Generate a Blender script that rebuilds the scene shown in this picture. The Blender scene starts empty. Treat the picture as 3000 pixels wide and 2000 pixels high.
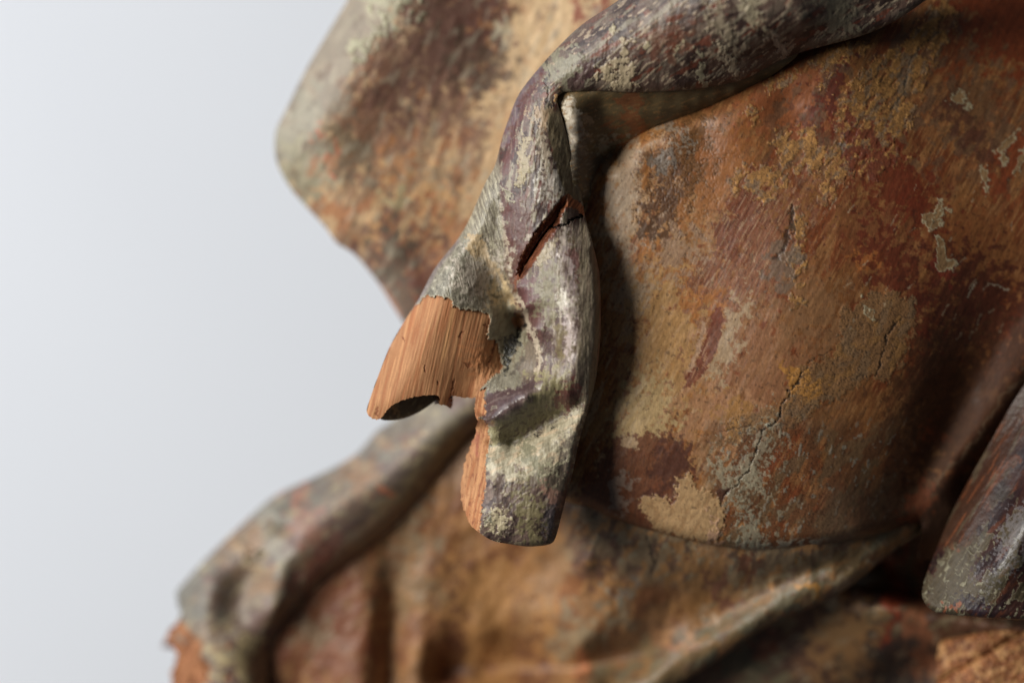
import bpy, math
import numpy as np
C = bpy.context.scene.collection
sc = bpy.context.scene
# ------------------------------------------------------------------ scale, camera, light
K = 0.235 / 3000.0            # metres per unit of drawing (one unit = 0.078 mm)
D0 = 100.0 / 36.0 * 3000.0    # focus distance in units
FOCUS = 10.0
cam = bpy.data.cameras.new("camera")
camo = bpy.data.objects.new("camera", cam)
C.objects.link(camo)
camo.location = (0, -D0 * K, 0)
camo.rotation_euler = (math.radians(90), 0, 0)
cam.lens = 100.0
cam.sensor_width = 36.0
cam.clip_start = 0.05
cam.clip_end = 20.0
cam.dof.use_dof = True
cam.dof.focus_distance = (D0 + FOCUS) * K
cam.dof.aperture_fstop = 3.0
cam.dof.aperture_blades = 0
sc.camera = camo
sc.view_settings.view_transform = 'Standard'
sc.view_settings.look = 'None'
sc.view_settings.exposure = 0.0
sc.view_settings.gamma = 1.0
w = bpy.data.worlds.new("World")
sc.world = w
w.use_nodes = True
bg = w.node_tree.nodes['Background']
bg.inputs[0].default_value = (0.86, 0.92, 1.0, 1)
bg.inputs[1].default_value = 0.07


def area(name, loc, target, sx, sy, power, col):
    l = bpy.data.lights.new(name, 'AREA')
    l.shape = 'RECTANGLE'
    l.size = sx
    l.size_y = sy
    l.energy = power
    l.color = col
    o = bpy.data.objects.new(name, l)
    C.objects.link(o)
    o.location = loc
    import mathutils
    dv = mathutils.Vector(target) - mathutils.Vector(loc)
    o.rotation_euler = dv.to_track_quat('-Z', 'Y').to_euler()
    return o


KEY = area("window_light", (-1.28, -1.05, 0.42), (0.0, 0.0, 0.0), 0.66, 0.80, 39.0, (1.0, 0.955, 0.85))
WALL = area("backdrop_fill", (-1.35, 0.10, 0.55), (-0.42, 1.35, -0.12), 2.0, 1.6, 27.0, (0.84, 0.90, 1.0))  # added lamp, only there to brighten the backdrop
sc.cycles.max_bounces = 6
sc.cycles.diffuse_bounces = 3


# ------------------------------------------------------------------ numpy helpers
def lin(c):
    c = np.array(c, dtype=np.float64) / 255.0
    return np.where(c <= 0.04045, c / 12.92, ((c + 0.055) / 1.055) ** 2.4)


def sm(t):
    t = np.clip(t, 0, 1)
    return t * t * (3 - 2 * t)


_rng = np.random.RandomState(7)
PERM = _rng.permutation(4096).astype(np.int64)
GA = _rng.rand(4096) * 2 * np.pi
GX, GY = np.cos(GA), np.sin(GA)
RV = _rng.rand(4096)
RV2 = _rng.rand(4096)


def hsh(i, j, seed):
    return PERM[(PERM[(i + seed * 131) & 4095] + j) & 4095]


def noise(u, v, seed=0):
    i = np.floor(u).astype(np.int64)
    j = np.floor(v).astype(np.int64)
    fu, fv = u - i, v - j
    su = fu * fu * fu * (fu * (fu * 6 - 15) + 10)
    sv = fv * fv * fv * (fv * (fv * 6 - 15) + 10)

    def g(a, b, du, dv):
        h = hsh(i + a, j + b, seed)
        return GX[h] * du + GY[h] * dv
    n00 = g(0, 0, fu, fv)
    n10 = g(1, 0, fu - 1, fv)
    n01 = g(0, 1, fu, fv - 1)
    n11 = g(1, 1, fu - 1, fv - 1)
    return ((n00 * (1 - su) + n10 * su) * (1 - sv) + (n01 * (1 - su) + n11 * su) * sv) * 4.0   # std about 1


def fbm(x, y, la, lc=None, ang=0.0, seed=0, octv=4, gain=0.55):
    """la = feature length along the grain, lc = across it, ang = lean of the grain to the right of vertical"""
    if lc is None:
        lc = la
    a = math.radians(ang)
    al = x * math.sin(a) - y * math.cos(a)
    ac = x * math.cos(a) + y * math.sin(a)
    u, v = al / la + seed * 7.31, ac / lc + seed * 3.77
    s = 0
    amp, tot = 1.0, 0.0
    for k in range(octv):
        s = s + amp * noise(u, v, seed + k * 17)
        tot += amp * amp
        amp *= gain
        u = u * 2.03 + 5.2
        v = v * 2.03 + 1.3
    return s / math.sqrt(tot)


def cells(x, y, size, seed=0, aspect=1.0, ang=0.0):
    a = math.radians(ang)
    u = (x * math.sin(a) - y * math.cos(a)) / (size * aspect)
    v = (x * math.cos(a) + y * math.sin(a)) / size
    i = np.floor(u).astype(np.int64)
    j = np.floor(v).astype(np.int64)
    f1 = np.full(u.shape, 9.0)
    f2 = np.full(u.shape, 9.0)
    idr = np.zeros(u.shape)
    for da in (-1, 0, 1):
        for db in (-1, 0, 1):
            h = hsh(i + da, j + db, seed)
            px = i + da + 0.1 + 0.8 * RV[h]
            py = j + db + 0.1 + 0.8 * RV2[h]
            d = np.hypot(u - px, v - py)
            closer = d < f1
            f2 = np.where(closer, f1, np.minimum(f2, d))
            idr = np.where(closer, RV[(h * 7 + 13) & 4095], idr)
            f1 = np.where(closer, d, f1)
    return f1, f2 - f1, idr


def catmull(pts, step=12.0, closed=False):
    p = np.array(pts, dtype=float)
    n = len(p)
    out = []
    rng = range(n) if closed else range(n - 1)
    for i in rng:
        if closed:
            p0, p1, p2, p3 = p[(i - 1) % n], p[i], p[(i + 1) % n], p[(i + 2) % n]
        else:
            p1, p2 = p[i], p[i + 1]
            p0 = p[i - 1] if i > 0 else 2 * p1 - p2
            p3 = p[i + 2] if i + 2 < n else 2 * p2 - p1
        m = max(1, int(np.hypot(*(p2 - p1)[:2]) / step))
        for t in np.arange(m) / m:
            out.append(0.5 * ((2 * p1) + (-p0 + p2) * t + (2 * p0 - 5 * p1 + 4 * p2 - p3) * t * t + (-p0 + 3 * p1 - 3 * p2 + p3) * t ** 3))
    if not closed:
        out.append(p[-1])
    return np.array(out)


def seg_dist(x, y, pl, closed=False):
    """distance to a polyline"""
    p = np.asarray(pl, dtype=float)[:, :2]
    q = np.roll(p, -1, 0) if closed else p[1:]
    p = p if closed else p[:-1]
    best = np.full(x.shape, 1e9)
    for a, b in zip(p, q):
        ab = b - a
        L = max(1e-9, ab @ ab)
        t = np.clip(((x - a[0]) * ab[0] + (y - a[1]) * ab[1]) / L, 0, 1)
        d = (x - a[0] - t * ab[0]) ** 2 + (y - a[1] - t * ab[1]) ** 2
        best = np.minimum(best, d)
    return np.sqrt(best)


def inside(x, y, pl):
    p = np.asarray(pl, dtype=float)[:, :2]
    q = np.roll(p, -1, 0)
    c = np.zeros(x.shape, bool)
    for a, b in zip(p, q):
        if a[1] == b[1]:
            continue
        m = (a[1] > y) != (b[1] > y)
        c ^= m & (x < (b[0] - a[0]) * (y - a[1]) / (b[1] - a[1]) + a[0])
    return c


def sdf(x, y, pl, smooth=True, step=12.0):
    """positive inside"""
    if smooth:
        pl = catmull(pl, step, True)
    x = np.asarray(x, float)
    d = seg_dist(x, y, pl, True)
    return np.where(inside(x, y, pl), d, -d)


class Depth:
    """smooth surface through drawn ridges and valleys (multiquadric)"""
    def __init__(s, lines, c=18.0, step=45.0, lam=0.0):
        P = []
        for l in lines:
            if len(l) == 1:
                P.append(np.array(l, float))
            else:
                P.append(catmull(l, step))
        P = np.concatenate(P)
        keep = []
        for i, p in enumerate(P):
            if all(np.hypot(p[0] - P[j][0], p[1] - P[j][1]) > 8 for j in keep):
                keep.append(i)
        P = P[keep]
        s.P, s.c = P, c
        n = len(P)
        r = np.hypot(P[:, None, 0] - P[None, :, 0], P[:, None, 1] - P[None, :, 1])
        A = np.zeros((n + 3, n + 3))
        A[:n, :n] = np.sqrt(r * r + c * c) / 1000 + lam * np.eye(n)
        A[:n, n] = 1
        A[:n, n + 1] = P[:, 0] / 1000
        A[:n, n + 2] = P[:, 1] / 1000
        A[n:, :n] = A[:n, n:].T
        s.w = np.linalg.solve(A, np.concatenate([P[:, 2], [0, 0, 0]]))

    def __call__(s, x, y):
        out = s.w[-3] + s.w[-2] * x / 1000 + s.w[-1] * y / 1000
        c2 = s.c ** 2
        for (px, py, _), wi in zip(s.P, s.w):
            out = out + wi * np.sqrt((x - px) ** 2 + (y - py) ** 2 + c2) / 1000
        return out


class Paint:
    """worn paint layers: colour, relief (units proud), gloss"""
    def __init__(s, x, y, base, rough=0.62, warp=14.0, seed=0):
        s.x0, s.y0 = x, y
        s.x = x + warp * fbm(x, y, 70, seed=seed + 901, octv=4, gain=0.6)
        s.y = y + warp * fbm(x, y, 70, seed=seed + 902, octv=4, gain=0.6)
        s.c = np.tile(lin(base), (x.size, 1)).reshape(x.shape + (3,))
        s.h = np.zeros(x.shape)
        s.r = np.full(x.shape, rough)
        s._c = {}

    def nz(s, size, seed, octv=4, gain=0.65):
        k = (size, seed % 5, octv)
        if k not in s._c:
            s._c[k] = fbm(s.x0, s.y0, size, seed=seed % 5 + 60, octv=octv, gain=gain)
        return s._c[k]

    def mix(s, m, col, h=0.0, rough=None):
        m = np.clip(m, 0, 1)
        if col is not None:
            s.c = s.c * (1 - m[..., None]) + lin(col) * m[..., None]
        s.h = s.h + m * h
        if rough is not None:
            s.r = s.r * (1 - m) + rough * m

    def mottle(s, col, la, lc=None, ang=0, cover=0.3, soft=0.35, op=1.0, h=0.0, seed=1, octv=4, gain=0.52, within=None, rough=None):
        n = fbm(s.x0, s.y0, la, lc, ang, seed, octv, gain)
        # threshold for the wanted cover
        t = 1.2 * (1 - 2 * cover) * (1.0 + 0.35 * (1 - 2 * cover) ** 2)
        m = sm((n - t) / max(soft, 1e-3) + 0.5) * op
        if within is not None:
            m = m * within
        s.mix(m, col, h, rough)
        return m

    def blob(s, x, y, rx, ry, ang, col, op=1.0, soft=0.25, rag=0.25, h=0.0, seed=3, size=30, rough=None, apply=True):
        a = math.radians(ang)
        dx, dy = s.x - x, s.y - y
        al = dx * math.sin(a) - dy * math.cos(a)
        ac = dx * math.cos(a) + dy * math.sin(a)
        r = np.sqrt((al / ry) ** 2 + (ac / rx) ** 2)
        n = s.nz(size, seed) if rag else 0
        m = sm((1 - r + rag * n) / soft + 0.5) * op
        if apply:
            s.mix(m, col, h, rough)
        return m

    def poly(s, pts, col, op=1.0, soft=6.0, rag=5.0, size=18, h=0.0, seed=5, smooth=True, rough=None, apply=True, warp=False):
        X, Y = (s.x, s.y) if warp else (s.x0, s.y0)
        d = sdf(X, Y, pts, smooth)
        if rag:
            d = d + rag * s.nz(size, seed)
        m = sm(d / soft + 0.5) * op
        if apply:
            s.mix(m, col, h, rough)
        return m

    def line(s, pts, width, col, op=1.0, soft=3.0, rag=0.0, size=14, h=0.0, seed=9, wander=0.0, rough=None):
        X = s.x0 + (wander * s.nz(40, 1) if wander else 0)
        Y = s.y0 + (wander * s.nz(40, 2) if wander else 0)
        d = width / 2 - seg_dist(X, Y, catmull(pts, 10))
        if rag:
            d = d + rag * s.nz(size, seed)
        m = sm(d / soft + 0.5) * op
        s.mix(m, col, h, rough)
        return m

    def crackle(s, within, size, col=(50, 34, 22), op=0.8, width=0.10, h=-2.0, seed=4, aspect=1.0, ang=0):
        wx = s.x0 + 0.25 * size * fbm(s.x0, s.y0, size * 1.5, seed=seed, octv=2)
        wy = s.y0 + 0.25 * size * fbm(s.x0, s.y0, size * 1.5, seed=seed + 1, octv=2)
        f1, e, idr = cells(wx, wy, size, seed, aspect, ang)
        m = (1 - sm(e / width)) * within * op
        s.mix(m, col, h)
        return e, idr

    def grain(s, amp, la, lc, ang, seed, within=1.0):
        n = fbm(s.x0, s.y0, la, lc, ang, seed, 4, 0.65)
        s.c = s.c * (1 + amp * np.clip(n, -2.2, 2.2) * within)[..., None]
        return n

    def rings(s, x, y, rx, ry, ang, core, rim, seed=2, h=3.0, rag=0.25):
        m = s.blob(x, y, rx * 0.88, ry * 0.88, ang, rim, 0.9, 0.3, rag, h, seed, size=max(rx, ry) * 0.8)
        s.blob(x, y, rx * 0.68, ry * 0.72, ang, core, 0.9, 0.3, rag, -h * 0.7, seed, size=max(rx, ry) * 0.8)
        return m


# ------------------------------------------------------------------ material
def material(name, grain_dir=12.0, spec=0.35, fine=0.10, bump=0.35):
    m = bpy.data.materials.new(name)
    m.use_nodes = True
    nt = m.node_tree
    N, L = nt.nodes, nt.links
    b = N['Principled BSDF']
    at = N.new('ShaderNodeAttribute')
    at.attribute_name = 'paint'
    ar = N.new('ShaderNodeAttribute')
    ar.attribute_name = 'wear'
    tc = N.new('ShaderNodeTexCoord')
    mp = N.new('ShaderNodeMapping')
    mp.inputs['Rotation'].default_value = (0, math.radians(-grain_dir), 0)
    mp.inputs['Scale'].default_value = (1, 1, 0.22)
    L.new(tc.outputs['Object'], mp.inputs[0])
    n1 = N.new('ShaderNodeTexNoise')
    n1.inputs['Scale'].default_value = 3200
    n1.inputs['Detail'].default_value = 4
    n1.inputs['Roughness'].default_value = 0.65
    L.new(mp.outputs[0], n1.inputs['Vector'])
    n2 = N.new('ShaderNodeTexNoise')
    n2.inputs['Scale'].default_value = 1500
    n2.inputs['Detail'].default_value = 5
    n2.inputs['Roughness'].default_value = 0.7
    L.new(tc.outputs['Object'], n2.inputs['Vector'])
    mr = N.new('ShaderNodeMapRange')
    mr.inputs[1].default_value = 0.3
    mr.inputs[2].default_value = 0.7
    mr.inputs[3].default_value = 1 - fine * 1.6
    mr.inputs[4].default_value = 1 + fine * 1.6
    L.new(n1.outputs[0], mr.inputs[0])
    mr2 = N.new('ShaderNodeMapRange')
    mr2.inputs[1].default_value = 0.3
    mr2.inputs[2].default_value = 0.7
    mr2.inputs[3].default_value = 1 - fine
    mr2.inputs[4].default_value = 1 + fine
    L.new(n2.outputs[0], mr2.inputs[0])
    mu = N.new('ShaderNodeMath')
    mu.operation = 'MULTIPLY'
    L.new(mr.outputs[0], mu.inputs[0])
    L.new(mr2.outputs[0], mu.inputs[1])
    vm = N.new('ShaderNodeVectorMath')
    vm.operation = 'SCALE'
    L.new(at.outputs['Color'], vm.inputs[0])
    L.new(mu.outputs[0], vm.inputs['Scale'])
    L.new(vm.outputs[0], b.inputs['Base Color'])
    rr = N.new('ShaderNodeMath')
    rr.operation = 'MULTIPLY_ADD'
    rr.inputs[1].default_value = 0.22
    L.new(n2.outputs[0], rr.inputs[0])
    sb = N.new('ShaderNodeMath')
    sb.operation = 'SUBTRACT'
    sb.inputs[1].default_value = 0.11
    L.new(ar.outputs['Fac'], sb.inputs[0])
    L.new(sb.outputs[0], rr.inputs[2])
    L.new(rr.outputs[0], b.inputs['Roughness'])
    b.inputs['Specular IOR Level'].default_value = spec
    ad = N.new('ShaderNodeMath')
    ad.operation = 'ADD'
    L.new(n1.outputs[0], ad.inputs[0])
    L.new(n2.outputs[0], ad.inputs[1])
    bp = N.new('ShaderNodeBump')
    bp.inputs['Strength'].default_value = bump
    bp.inputs['Distance'].default_value = 0.00010
    L.new(ad.outputs[0], bp.inputs['Height'])
    L.new(bp.outputs[0], b.inputs['Normal'])
    return m


M_PAINT = material('worn_polychrome_paint', 12, 0.5, 0.085, 0.3)
M_WOOD = material('bare_limewood', 12, 0.2, 0.06, 0.35)
M_BODY = material('aged_paint_on_body', 28, 0.34, 0.12, 0.18)
M_GLOSS = material('varnished_dark_paint', 30, 0.32, 0.12, 0.5)


# ------------------------------------------------------------------ sheet builder
def at3(x, y, d):
    f = (D0 + d) / D0 * K
    return np.stack([(x - 1500) * f, d * K, -(y - 1000) * f], -1)


def sheet(name, poly, depth, paint, parent, mats, step=3.0, rounds=(), rim=160.0, regions=None, edge_noise=0.0, edge_size=20, taper=0.35, extra=None, bbox=None, gain=1.0, sat=1.0, tint=(1, 1, 1)):
    """carved surface: outline, depth over it, rolled edges, worn paint; extruded backwards to give it body.
    regions = [(mask index, child name, material, label)] - broken or crusted areas that become parts of their own"""
    ol = catmull(poly, 10, True)
    x0, y0 = ol.min(0)[:2] - step * 2
    x1, y1 = ol.max(0)[:2] + step * 2
    if bbox:
        x0, y0, x1, y1 = max(x0, bbox[0]), max(y0, bbox[1]), min(x1, bbox[2]), min(y1, bbox[3])
    xs = np.arange(x0, x1, step)
    ys = np.arange(y0, y1, step)
    X, Y = np.meshgrid(xs, ys)
    # coarse signed distance, refined by interpolation
    S = sdf(X, Y, ol, smooth=False) if X.size < 60000 else _up(lambda a, b: sdf(a, b, ol, smooth=False), X, Y, xs, ys, 3)
    if edge_noise:
        if callable(edge_noise):
            S = S + edge_noise(X, Y)
        else:
            S = S + edge_noise * fbm(X, Y, edge_size, seed=55, octv=4, gain=0.6)
    gy, gx = np.gradient(S, step)
    gl = np.maximum(np.hypot(gx, gy), 0.3)
    gx, gy = gx / gl, gy / gl
    inn = S >= 0
    near = np.zeros_like(inn)
    for a in (-1, 0, 1):
        for b in (-1, 0, 1):
            near |= np.roll(np.roll(inn, a, 0), b, 1)
    snap = near & ~inn
    use = near
    # pull the outer ring of vertices onto the outline
    Xs = np.where(snap, X - gx * S / gl.clip(0.8, 1.2), X)
    Ys = np.where(snap, Y - gy * S / gl.clip(0.8, 1.2), Y)
    iy, ix = np.nonzero(use)
    x, y = Xs[iy, ix], Ys[iy, ix]
    idx = -np.ones(X.shape, int)
    idx[iy, ix] = np.arange(len(ix))
    z = depth(x, y)
    for pl, R, drop in rounds:
        d = np.minimum(seg_dist(x, y, catmull(pl, 12)), R) / R
        z = z + drop * (1 - np.sqrt(np.maximum(0, 1 - (1 - d) ** 2)))
    P = paint(x, y)
    z = z - P.h
    if extra is not None:
        z = z + extra(x, y)
    q = np.stack([idx[:-1, :-1], idx[1:, :-1], idx[1:, 1:], idx[:-1, 1:]], -1).reshape(-1, 4)
    ok = (q >= 0).all(1)
    # drop quads with no real inside corner
    inside_v = inn[iy, ix]
    okk = ok.copy()
    okk[ok] = inside_v[q[ok]].any(1)
    q = q[okk]
    co = at3(x, y, z)
    # vertex normals from the surface
    e1 = co[q[:, 2]] - co[q[:, 0]]
    e2 = co[q[:, 3]] - co[q[:, 1]]
    fn = np.cross(e1, e2)
    vn = np.zeros_like(co)
    for k in range(4):
        for c in range(3):
            vn[:, c] += np.bincount(q[:, k], fn[:, c], len(co))
    ln = np.linalg.norm(vn, axis=1, keepdims=True)
    vn = vn / np.maximum(ln, 1e-20)
    lum = (P.c @ np.array([0.25, 0.62, 0.13]))[:, None]
    col, rough = (lum + (P.c - lum) * sat) * gain * np.array(tint)[None], P.r
    # rim: extrude boundary edges back
    E = np.concatenate([q[:, [0, 1]], q[:, [1, 2]], q[:, [2, 3]], q[:, [3, 0]]])
    key = np.sort(E, 1)
    key = key[:, 0] * len(co) + key[:, 1]
    u, inv, cnt = np.unique(key, return_inverse=True, return_counts=True)
    B = E[cnt[inv] == 1]
    bv, binv = np.unique(B, return_inverse=True)
    binv = binv.reshape(-1, 2)
    gxv, gyv = gx[iy, ix][bv], gy[iy, ix][bv]
    rings = [bv]
    allco, allvn, allcol, allr = [co], [vn], [col], [rough]
    base = len(co)
    nrm = np.stack([-gxv, np.zeros(len(bv)), gyv], -1)
    rim_q = []
    prev = bv
    for k, (f, t) in enumerate(((0.12, 0.02), (0.45, 0.12), (1.0, taper))):
        rx = x[bv] + gxv * rim * t
        ry = y[bv] + gyv * rim * t
        rz = z[bv] + rim * f
        cur = base + np.arange(len(bv))
        allco.append(at3(rx, ry, rz))
        allvn.append(nrm)
        allcol.append(col[bv] * 0.9)
        allr.append(rough[bv])
        rim_q.append(np.stack([prev[binv[:, 1]] if k else B[:, 1], (prev[binv[:, 0]] if k else B[:, 0]), cur[binv[:, 0]], cur[binv[:, 1]]], -1))
        prev = cur
        base += len(bv)
    co = np.concatenate(allco)
    vn = np.concatenate(allvn)
    col = np.concatenate(allcol)
    rough = np.concatenate(allr)
    rq = np.concatenate(rim_q)
    reg = np.zeros(len(q), int)
    if regions:
        for k, (mask, *_r) in enumerate(regions):
            mk = getattr(P, mask)
            reg[mk[q].mean(1) > 0.5] = k + 1
    made = []
    defs = [(name, mats, None)] + [(r[1], r[2], r[3] if len(r) > 3 else None) for r in (regions or [])]
    par = parent
    for k, (nm, mt, lab) in enumerate(defs):
        qq = q[reg == k]
        if k == 0:
            qq = np.concatenate([qq, rq])
        if len(qq) == 0:
            continue
        vv, vi = np.unique(qq, return_inverse=True)
        vi = vi.reshape(-1, 4)
        me = bpy.data.meshes.new(nm)
        me.vertices.add(len(vv))
        me.vertices.foreach_set('co', co[vv].astype(np.float32).ravel())
        me.loops.add(vi.size)
        me.loops.foreach_set('vertex_index', vi.astype(np.int32).ravel())
        me.polygons.add(len(vi))
        me.polygons.foreach_set('loop_start', np.arange(0, vi.size, 4, dtype=np.int32))
        me.polygons.foreach_set('loop_total', np.full(len(vi), 4, np.int32))
        me.polygons.foreach_set('use_smooth', np.ones(len(vi), bool))
        me.update(calc_edges=True)
        me.validate()
        a = me.color_attributes.new('paint', 'FLOAT_COLOR', 'POINT')
        rgba = np.ones((len(vv), 4), np.float32)
        rgba[:, :3] = np.clip(col[vv], 0.002, 0.9)
        a.data.foreach_set('color', rgba.ravel())
        a = me.attributes.new('wear', 'FLOAT', 'POINT')
        a.data.foreach_set('value', rough[vv].astype(np.float32))
        me.materials.append(mt)
        if k > 0:
            me.normals_split_custom_set_from_vertices([tuple(v) for v in vn[vv]])
        o = bpy.data.objects.new(nm, me)
        C.objects.link(o)
        o.parent = par if k == 0 else made[0]
        if lab:
            o['label'] = lab
        made.append(o)
    return made[0]


def _up(f, X, Y, xs, ys, n):
    """evaluate f on a coarser grid and interpolate"""
    cx = np.linspace(xs[0], xs[-1], max(4, len(xs) // n))
    cy = np.linspace(ys[0], ys[-1], max(4, len(ys) // n))
    A, B = np.meshgrid(cx, cy)
    V = f(A, B)
    u = (X - cx[0]) / (cx[1] - cx[0])
    v = (Y - cy[0]) / (cy[1] - cy[0])
    i = np.clip(np.floor(u).astype(int), 0, len(cx) - 2)
    j = np.clip(np.floor(v).astype(int), 0, len(cy) - 2)
    fu, fv = u - i, v - j
    return V[j, i] * (1 - fu) * (1 - fv) + V[j, i + 1] * fu * (1 - fv) + V[j + 1, i] * (1 - fu) * fv + V[j + 1, i + 1] * fu * fv


# ------------------------------------------------------------------ the sculpture
root = bpy.data.objects.new("wood_sculpture", None)
C.objects.link(root)
root.location = (0, 0, 0)
root['label'] = "carved limewood drapery of a statue with worn brown paint and broken bare wood fold ends"
root['category'] = "sculpture"

# ---------------------------------------------------------------- back fold (upper left, out of focus)
A_sil = [(1120, -180), (1018, 0), (958, 100), (898, 201), (838, 321), (808, 385), (808, 465), (843, 540), (889, 597), (953, 666), (987, 712), (1039, 746), (1102, 821), (1153, 900), (1185, 950)]
A_poly = A_sil + [(1220, 1000), (1290, 1120), (1420, 1150), (1500, 1120), (1560, 800), (1640, 500), (1800, 250), (1980, 0), (2050, -180)]
A_d = Depth([
    [(1120, -180, 470), (1018, 0, 470), (898, 201, 470), (806, 420, 480), (889, 597, 490), (987, 712, 500), (1102, 821, 520), (1185, 950, 540)],
    [(1240, -180, 370), (1150, 0, 380), (1020, 200, 390), (930, 380, 400)],
    [(930, 380, 400), (1010, 560, 430), (1120, 720, 460), (1220, 860, 490)],
    [(1300, -150, 390), (1290, 60, 400), (1180, 260, 415), (1080, 430, 425)],
    [(1560, -150, 430), (1500, 50, 440), (1420, 260, 450), (1330, 430, 450), (1260, 600, 450), (1230, 760, 480)],
    [(1800, -150, 400), (1700, 100, 410), (1600, 350, 430), (1450, 650, 460), (1300, 950, 520)]], c=45)


def A_paint(x, y):
    p = Paint(x, y, (150, 112, 78), 0.6, warp=22, seed=1)
    # tan and orange hollow to the right
    p.mottle((196, 158, 112), 150, 60, 25, 0.55, 0.8, 0.9, seed=11)
    p.mottle((160, 98, 52), 110, 45, 25, 0.28, 0.4, 0.8, seed=12)
    p.blob(1560, 120, 130, 260, 25, (205, 170, 122), 0.75, 0.9, 0.4, seed=13)
    p.blob(1430, 70, 45, 180, 18, (150, 92, 48), 0.8, 0.6, 0.5, seed=14)
    p.blob(1760, 10, 30, 90, 35, (140, 66, 40), 0.9, 0.5, 0.4, seed=14)
    p.blob(1550, 400, 70, 220, 22, (196, 150, 96), 0.6, 0.8, 0.5, seed=15)
    # dark purple brown band
    p.blob(1330, 80, 120, 230, 22, (96, 58, 48), 0.95, 0.6, 0.35, seed=16)
    p.blob(1390, 190, 80, 80, 20, (84, 62, 46), 0.85, 0.5, 0.5, seed=17)
    p.blob(1190, 170, 100, 260, 28, (118, 82, 68), 0.75, 0.7, 0.4, seed=18)
    p.blob(1090, 400, 190, 80, 60, (140, 98, 72), 0.8, 0.6, 0.4, seed=19)
    p.blob(1320, 330, 110, 60, 70, (120, 80, 62), 0.7, 0.6, 0.4, seed=20)
    # olive edge
    b = sm((165 - seg_dist(p.x, p.y, A_sil[:7])) / 60) * (y < 470)
    p.mix(b * 0.85, (128, 119, 104))
    p.blob(860, 380, 46, 130, 28, (136, 128, 110), 0.9, 0.6, 0.3, seed=21)
    p.blob(890, 500, 66, 90, -20, (142, 134, 108), 0.9, 0.7, 0.3, seed=22)
    p.blob(1030, 440, 90, 60, 40, (118, 100, 76), 0.8, 0.8, 0.3, seed=23)
    p.blob(1130, 300, 70, 36, 60, (100, 60, 50), 0.6, 0.7, 0.5, seed=24)
    p.blob(1165, 520, 70, 34, -75, (172, 112, 58), 0.9, 0.5, 0.4, seed=25)
    p.blob(1130, 545, 40, 22, -70, (206, 158, 100), 0.9, 0.6, 0.5, seed=25)
    p.blob(1150, 575, 52, 26, 5, (168, 160, 118), 0.75, 0.6, 0.4, seed=26)
    p.blob(1270, 560, 90, 60, 60, (165, 138, 104), 0.8, 0.7, 0.5, seed=27)
    p.blob(1290, 640, 120, 50, 70, (196, 146, 88), 0.85, 0.6, 0.5, seed=28)
    p.blob(1105, 680, 18, 60, 8, (190, 140, 84), 0.85, 0.5, 0.4, seed=29)
    p.blob(1330, 730, 110, 40, 80, (176, 110, 66), 0.7, 0.6, 0.5, seed=30)
    p.blob(1240, 650, 60, 25, -70, (162, 92, 48), 0.7, 0.6, 0.5, seed=30)
    # lower reddish and dark end
    p.blob(1130, 810, 160, 110, -40, (112, 74, 60), 0.9, 0.5, 0.4, seed=31)
    p.blob(1160, 780, 50, 80, 0, (96, 86, 72), 0.85, 0.5, 0.5, seed=32)
    p.blob(1230, 840, 50, 90, 20, (120, 64, 52), 0.7, 0.6, 0.5, seed=33)
    p.blob(1180, 920, 70, 60, 0, (98, 84, 72), 0.8, 0.6, 0.4, seed=34)
    p.line([(1095, 825), (1140, 870), (1170, 925)], 20, (170, 116, 88), 0.8, 10)
    # flakes left over in cream and olive
    for (a, b_, c, d, e) in ((1165, 50, 46, 60, 20), (1205, 20, 20, 40, 10), (1075, 130, 22, 60, 22), (1070, 150, 30, 26, 0), (1095, 20, 10, 50, 15)):
        p.blob(a, b_, c, d, e, (158, 152, 122), 0.9, 0.35, 0.5, h=3, seed=int(a), size=20)
    p.blob(1180, 80, 40, 20, 70, (178, 138, 104), 0.8, 0.4, 0.5, seed=35, size=20)
    p.mottle((160, 148, 126), 80, 30, 24, 0.10, 0.6, 0.5, seed=36)
    p.mottle((92, 70, 52), 60, 30, 24, 0.10, 0.6, 0.5, seed=37)
    p.blob(935, 390, 14, 8, 0, (190, 92, 58), 0.8, 0.5, 0.3, seed=38)
    p.blob(955, 460, 14, 20, 0, (180, 100, 68), 0.7, 0.5, 0.3, seed=38)
    p.blob(1465, 105, 14, 28, -10, (186, 176, 148), 0.7, 0.5, 0.5, seed=39)
    p.grain(0.05, 60, 26, 24, 41)
    p.h = p.h + 0.8 * fbm(x, y, 90, 40, 24, 42)
    return p


sheet('back_fold', A_poly, A_d, A_paint, root, M_PAINT, step=3.4, rounds=[(A_sil, 70, 90)], rim=150, gain=0.93, sat=0.84, tint=(1, 1, 0.97))

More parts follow.
